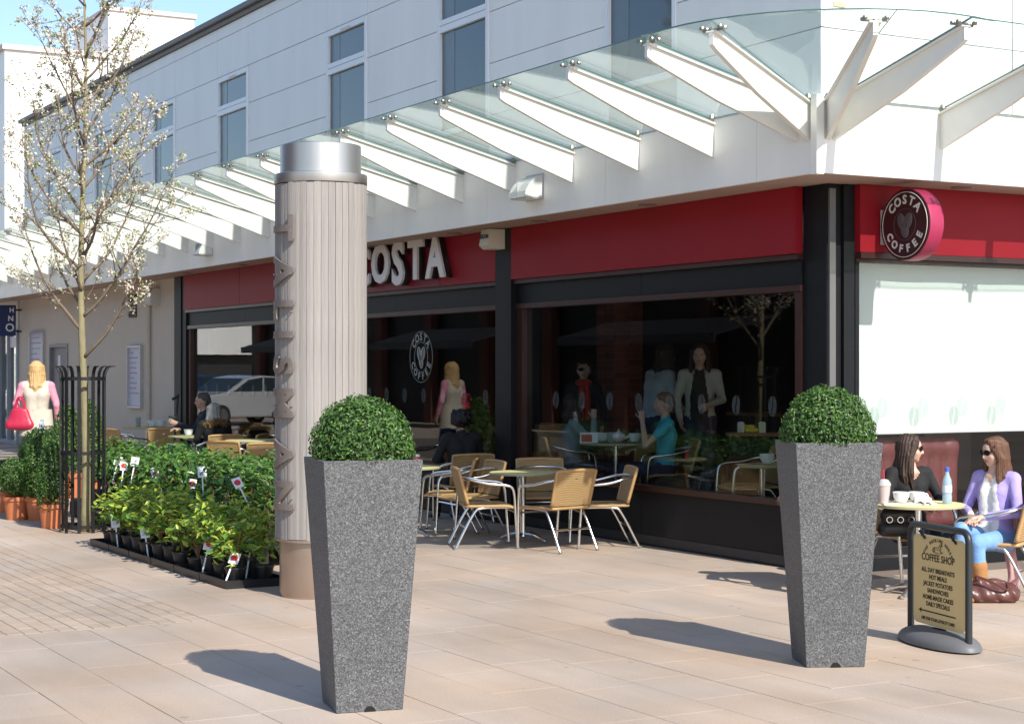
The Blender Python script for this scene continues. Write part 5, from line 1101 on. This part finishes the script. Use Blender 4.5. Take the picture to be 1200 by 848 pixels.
q.build('scarf', cl('red_scarf_cloth',(.60,.05,.03)), red_t, smooth=True)
person('person in a pale blue grey cardigan bending away behind the glass', inside(765, 18.8), RT+R(30), 1.0, False, FZ-.04, top=cl('pale_blue_grey_knit',(.42,.47,.50)), legs=djeans, shoe=shoe_b, hair=dkbrown, hairstyle='bob', vox=.0125, bulk=1.12, lean=.25, arms=[(v3(.10,-.24,1.16), v3(.30,-.14,1.05), (0,0,-1), .3), (v3(.10,.24,1.16), v3(.30,.14,1.05), (0,0,-1), .3)])
person('person in an open beige cardigan over a dark top standing behind the glass facing us', inside(820, 18.2), CAMD-R(10), .98, False, FZ, top=cl('beige_cardigan',(.50,.46,.38)), inner=cl('dark_green_top',(.02,.025,.02)), legs=djeans, shoe=shoe_b, hair=dkbrown, hairstyle='bob', vox=.0125, bulk=1.08, arms=[(v3(.0,-.245,1.15), v3(.13,-.20,.93), (0,1,0), .4), (v3(.04,.24,1.15), v3(.26,.12,1.10), (0,-1,0), .4)])
woodt = M('brown_table_top',(.22,.095,.04),.35,var=.15)
IT = inside(722, 17.55); cafe_table('brown round table inside the window set with a teapot and cups', IT, .905, .37, topm=woodt)
cup('white cup at the right of the inside table', inside(744, 17.45), .92, 3, 1.25); cup('white cup behind the menu card on the inside table', inside(706, 17.6), .92, 1, 1.25)
tp_ = thing('teapot', 'small white teapot in the middle of the inside table', 'teapot', (*inside(725,17.5), .908), HX)
q = MB(); q.lathe([(.04,0),(.065,.02),(.075,.05),(.06,.085),(.035,.095),(.03,.10),(.008,.115),(.012,.128),(.001,.134)], 20); q.build('pot', cer, tp_, smooth=40); q = MB(); q.tube(bez([(.065,0,.04),(.10,0,.06),(.115,0,.09)],4), [.016]*4+[.012]*4+[.008], 7); q.build('spout', cer, tp_, smooth=True); q = MB(); q.tube(bez([(-.062,0,.075),(-.11,0,.07),(-.10,0,.03),(-.068,0,.03)],5), .006, 6); q.build('handle', cer, tp_, smooth=True)
for px, lab in ((715,'clear water glass beside the teapot inside, left one'),(718,'clear water glass beside the teapot inside, right one')):
    g_ = thing('drinking_glass', lab, 'glass', (*inside(px, 17.5+.02*(px-715)), .905)); q = MB(); q.lathe([(.028,0),(.034,.10),(.031,.10),(.026,.01)], 16); q.build('glass', M('clear_glass_ware',(.6,.65,.66)), g_, smooth=30)
mc = thing('menu_card', 'small red and white menu card standing on the inside table', 'menu card', (*inside(690,17.35), .905), HX+R(6)); q = MB(); q.prism([(-.03,0),(.03,0),(.0,.105)], 'x', -.09, .09); q.build('card', M('white_card',(.75,.76,.78)), mc)
q = MB(); q.beam((-.0805,-.0272,.014),(.015,-.0272,.014),.001,.001); q.add([(-.08,-.0285,.012),(.03,-.0285,.012),(.03,-.0075,.085),(-.08,-.0075,.085)],[(0,1,2,3)]); q.build('print', M('red_card_print',(.50,.08,.06),.5,var=.3,scale=40), mc)
for px, Y, rz, lab in ((668,18.05,RT+R(5),'rattan chair inside under the woman in grey'),(783,17.35,LF+R(4),'rattan chair inside under the woman in turquoise'),(752,18.7,LF-R(60),'metal armed rattan chair inside behind the brown table'),(880,15.6,LF+R(10),'rattan chair inside the window at the small table near the right planter')):
    c_ = dup(proto, (*inside(px, Y), FZ), rz, lab)
L4 = inside(893, 15.35); cafe_table('small table with a cup inside the window beside the right planter', L4, .80, .22); cup('pale cup on the small inside table beside the right planter', inside(899,15.3), .815, 2, 1.3)
sofm = M('dark_olive_leather',(.030,.028,.018),.45,var=.25,scale=6); burg = M('burgundy_leather',(.125,.026,.024),.4,var=.25,scale=5,bump=.2,bscale=18)
def sofa(lab, loc, rz, w_, m, z, hb=.85):
    t = thing('sofa', lab, 'sofa', (*loc, z), rz)
    link('backrest', sdfmesh('backrest', [((-.12,-w_+.06,.30),.09,(-.12,w_-.06,.30),.09,0),((-.15,-w_+.06,hb-.10),.085,(-.15,w_-.06,hb-.10),.085,0),((-.13,-w_+.06,.30),.09,(-.15,-w_+.06,hb-.1),.085,0),((-.13,w_-.06,.30),.09,(-.15,w_-.06,hb-.1),.085,0)]+[((-.13,y_,.3),.085,(-.15,y_,hb-.1),.08,0,.03) for y_ in np.linspace(-w_+.1,w_-.1,int(w_*14))], .02, [m], .06), t)
    q = MB(); q.cbox(-.05,.42,-w_,w_,.12,.40,.04); q.build('seat', m, t)
    q = MB(); 
    for sx in (-.1,.38):
        for sy in (-w_+.08,w_-.08): q.box(sx-.02,sx+.02,sy-.02,sy+.02,0,.119)
    q.build('leg', black, t)
sofa('dark olive leather bench back inside the window behind the turquoise woman', inside(838, 16.9), LF-R(25), .62, sofm, FZ, .72)
sofa('burgundy leather armchair back seen under the blind behind the dark haired woman', (-.42, 1.02), R(180), .58, burg, .05, 1.03)
cn = thing('service_counter', 'dark counter with goods across the back of the shop', 'counter', (-3.2, 2.6, FZ))
q = MB(); q.box(-1.6,1.5,0,.6,0,.93); q.build('body', M('dark_counter_wood',(.035,.02,.014),.45,var=.2), cn); q = MB(); q.box(-1.65,1.55,-.04,.64,.931,.965); q.build('top', woodt, cn)
for px, c_, lab in ((868,(.55,.52,.42),'pale packet on the inside counter beside the yellow fruit'),(881,(.70,.50,.04),'yellow fruit heap on the inside counter'),(893,(.55,.55,.36),'pale green packet on the inside counter')):
    g_ = thing('counter_goods', lab, 'food', (*inside(px, 16.0), 1.06), HX); q = MB()
    if px == 881:
        for k in range(7): q.ell((.03*(k%4)-.05,.03*(k//4),.02+.03*(k//4)),(.028,.028,.024),8,6)
    else: q.cbox(-.03,.03,-.03,.03,0,.10,.012)
    q.build('goods', M('goods_colour_%d'%px, c_, .5), g_)
sh_ = thing('counter_shelf', 'narrow shelf inside the window that carries the fruit and packets', 'shelf', (*inside(880,16.0), 0), HX); q = MB(); q.box(-.22,.30,-.12,.12,1.03,1.058); q.build('top', woodt, sh_); q = MB(); q.box(-.20,.28,-.02,.02,.2,1.029); q.build('panel', black, sh_)
ip = thing('brick_pillar', 'dark red brick pillar standing inside the shop behind the table', 'pillar', (*inside(726, 20.3), .2))
q = MB(); q.box(-.19,.19,-.19,.19,0,2.78); q.build('core', M('mortar',(.12,.10,.09),.9), ip)
brk = M('dark_red_brick',(.16,.045,.03),.85,var=.25,scale=20,rand=.25); bmc = {}
for r_ in range(37):
    for sd in range(4):
        for k in range(2):
            if r_*8+sd*2+k >= 300: continue
            if 'b' not in bmc: b_ = MB(); b_.cbox(-.092,.092,-.033,.033,0,.016,.004); bmc['b'] = b_.mesh('brick', brk)
            a = sd*math.pi/2; off = (k-.5)*.195+(.0 if r_%2 else .0); X = Matrix.Rotation(a,4,'Z') @ Matrix.Translation((off,-.188,.045+r_*.074)) @ Matrix.Rotation(R(90),4,'X')
            o = link('brick', bmc['b'], ip); o.matrix_local = X
tcab = thing('wooden_cabinet', 'low pale wood cabinet inside the window at the left of the grey jumper', 'cabinet', (*inside(636, 18.6), FZ), 0)
q = MB(); q.box(-.28,.28,-.2,.2,0,.86); q.build('body', M('pale_oak',(.38,.24,.10),.5,var=.2,stretch=(1,1,6)), tcab); q = MB(); q.box(-.25,-.005,-.215,-.201,.05,.80); q.build('door', M('pale_oak',(.38,.24,.10)), tcab); q = MB(); q.box(.005,.25,-.215,-.201,.05,.80); q.build('door', M('pale_oak',(.38,.24,.10)), tcab)

# ------------------------------------------------ the other side of the square, seen in the shop windows
op = thing('opposite_arcade', 'dark glazed brick arcade across the square mirrored in the shop windows', 'building', (0,-13.5,0))
ob = M('red_brick_wall',(.13,.042,.028),.85,var=.25,scale=9,bump=.3); odk = M('dark_shop_glass',(.012,.014,.016),.45,spec=.12); 
q = MB(); q.box(-52,-3,-6,-1.2,0,3.4); q.build('glazing', odk, op)
q = MB(); q.box(-52.5,-2.5,-6.5,-.8,3.42,4.3); q.build('fascia', M('grey_fascia',(.30,.31,.33),.6), op); q = MB(); q.box(-52.5,-2.5,-6.5,-1,4.31,7.2); q.build('upper_wall', ob, op)
for k in range(14):
    q = MB(); q.box(-51+k*3.6,-50.5+k*3.6,-1.19,-.95,0,3.41); q.build('pier', ob, op)
for k in range(4):
    q = MB(); x0 = -14-k*10.8; q.add([(x0,-.25,2.75),(x0+6.4,-.25,2.75),(x0+6.4,1.3,2.35),(x0,1.3,2.35),(x0,-.25,2.80),(x0+6.4,-.25,2.80),(x0+6.4,1.3,2.40),(x0,1.3,2.40)],[(0,3,2,1),(4,5,6,7),(0,1,5,4),(1,2,6,5),(2,3,7,6),(3,0,4,7)]); q.box(x0,x0+6.4,1.301,1.33,2.20,2.41); q.build('awning', M('black_awning',(.02,.02,.022),.6), op)
en = thing('far_white_shop', 'long building with a white fascia across the far end of the square', 'building', (-72,-12,0)); q = MB(); q.box(-6,0,-22,7,0,2.35); q.build('shop_front', M('dark_front',(.02,.02,.022),.5), en); q = MB(); q.box(-6.5,.6,-22,7,2.36,4.4); q.build('fascia', white, en)
def car(lab, x, y, rz, col):
    t = thing('parked_car', lab, 'car', (x,y,0), rz, 'cars parked across the square')
    pf = [(-2.1,.30),(-2.15,.62),(-2.05,.92),(-1.85,.98),(-1.35,1.40),(-.2,1.46),(.35,1.38),(1.05,.98),(1.9,.86),(2.12,.66),(2.15,.34),(1.75,.24),(-1.75,.24)]
    q = MB(); q.prism(pf, 'y', -.80, .80); o = q.build('body', M('car_paint_'+col[0], col[1], .25, var=.03, coat=.8), t)
    md = o.modifiers.new('bevel', 'BEVEL'); md.width = .06; md.segments = 2
    gp_ = M('car_glass',(.03,.045,.055),.05,spec=.8)
    q = MB(); w_ = [(-1.70,1.0),(-1.30,1.36),(-.3,1.40),(-.3,1.0)]; w3 = [(-.22,1.0),(-.22,1.40),(.30,1.33),(.85,1.0)]
    for yy in ((-.815,-.795),(.795,.815)): q.prism(w_, 'y', *yy); q.prism(w3, 'y', *yy)
    q.build('side_window', gp_, t); q = MB(); q.add([(.42,-.7,1.375),(1.03,-.74,1.01),(1.03,.74,1.01),(.42,.7,1.375)],[(0,1,2,3)]); q.build('windscreen', gp_, t)
    for xx in (-1.3,1.3):
        for yy in (-.74,.74):
            q = MB(); q.tube([(xx,yy-.1,.31),(xx,yy+.1,.31)], .31, 22); w2 = q.build('wheel', M('tyre',(.02,.02,.02),.8), t); q = MB(); q.tube([(xx,yy-.11,.31),(xx,yy+.11,.31)], .20, 16); q.build('rim', M('alloy',(.5,.5,.52),.3,.9), w2)
    for yy in (-.6,.6): q = MB(); q.ell((2.06,yy,.70),(.09,.16,.09),10,6); q.build('headlight', M('lamp_glass',(.6,.62,.65),.1), t)
W_ = ('white',(.72,.73,.74)); car('white parked car with its side toward the shop, mirrored in the left window', -41,-6.6,R(80),W_); car('dark blue parked car mirrored in the left window', -44.5,-9.4,R(85),('blue',(.02,.05,.16))); car('silver parked car mirrored right of the white one', -37.5,-8.8,R(70),('silver',(.45,.46,.48))); car('white hatchback mirrored behind the others', -49,-6.3,R(84),W_)
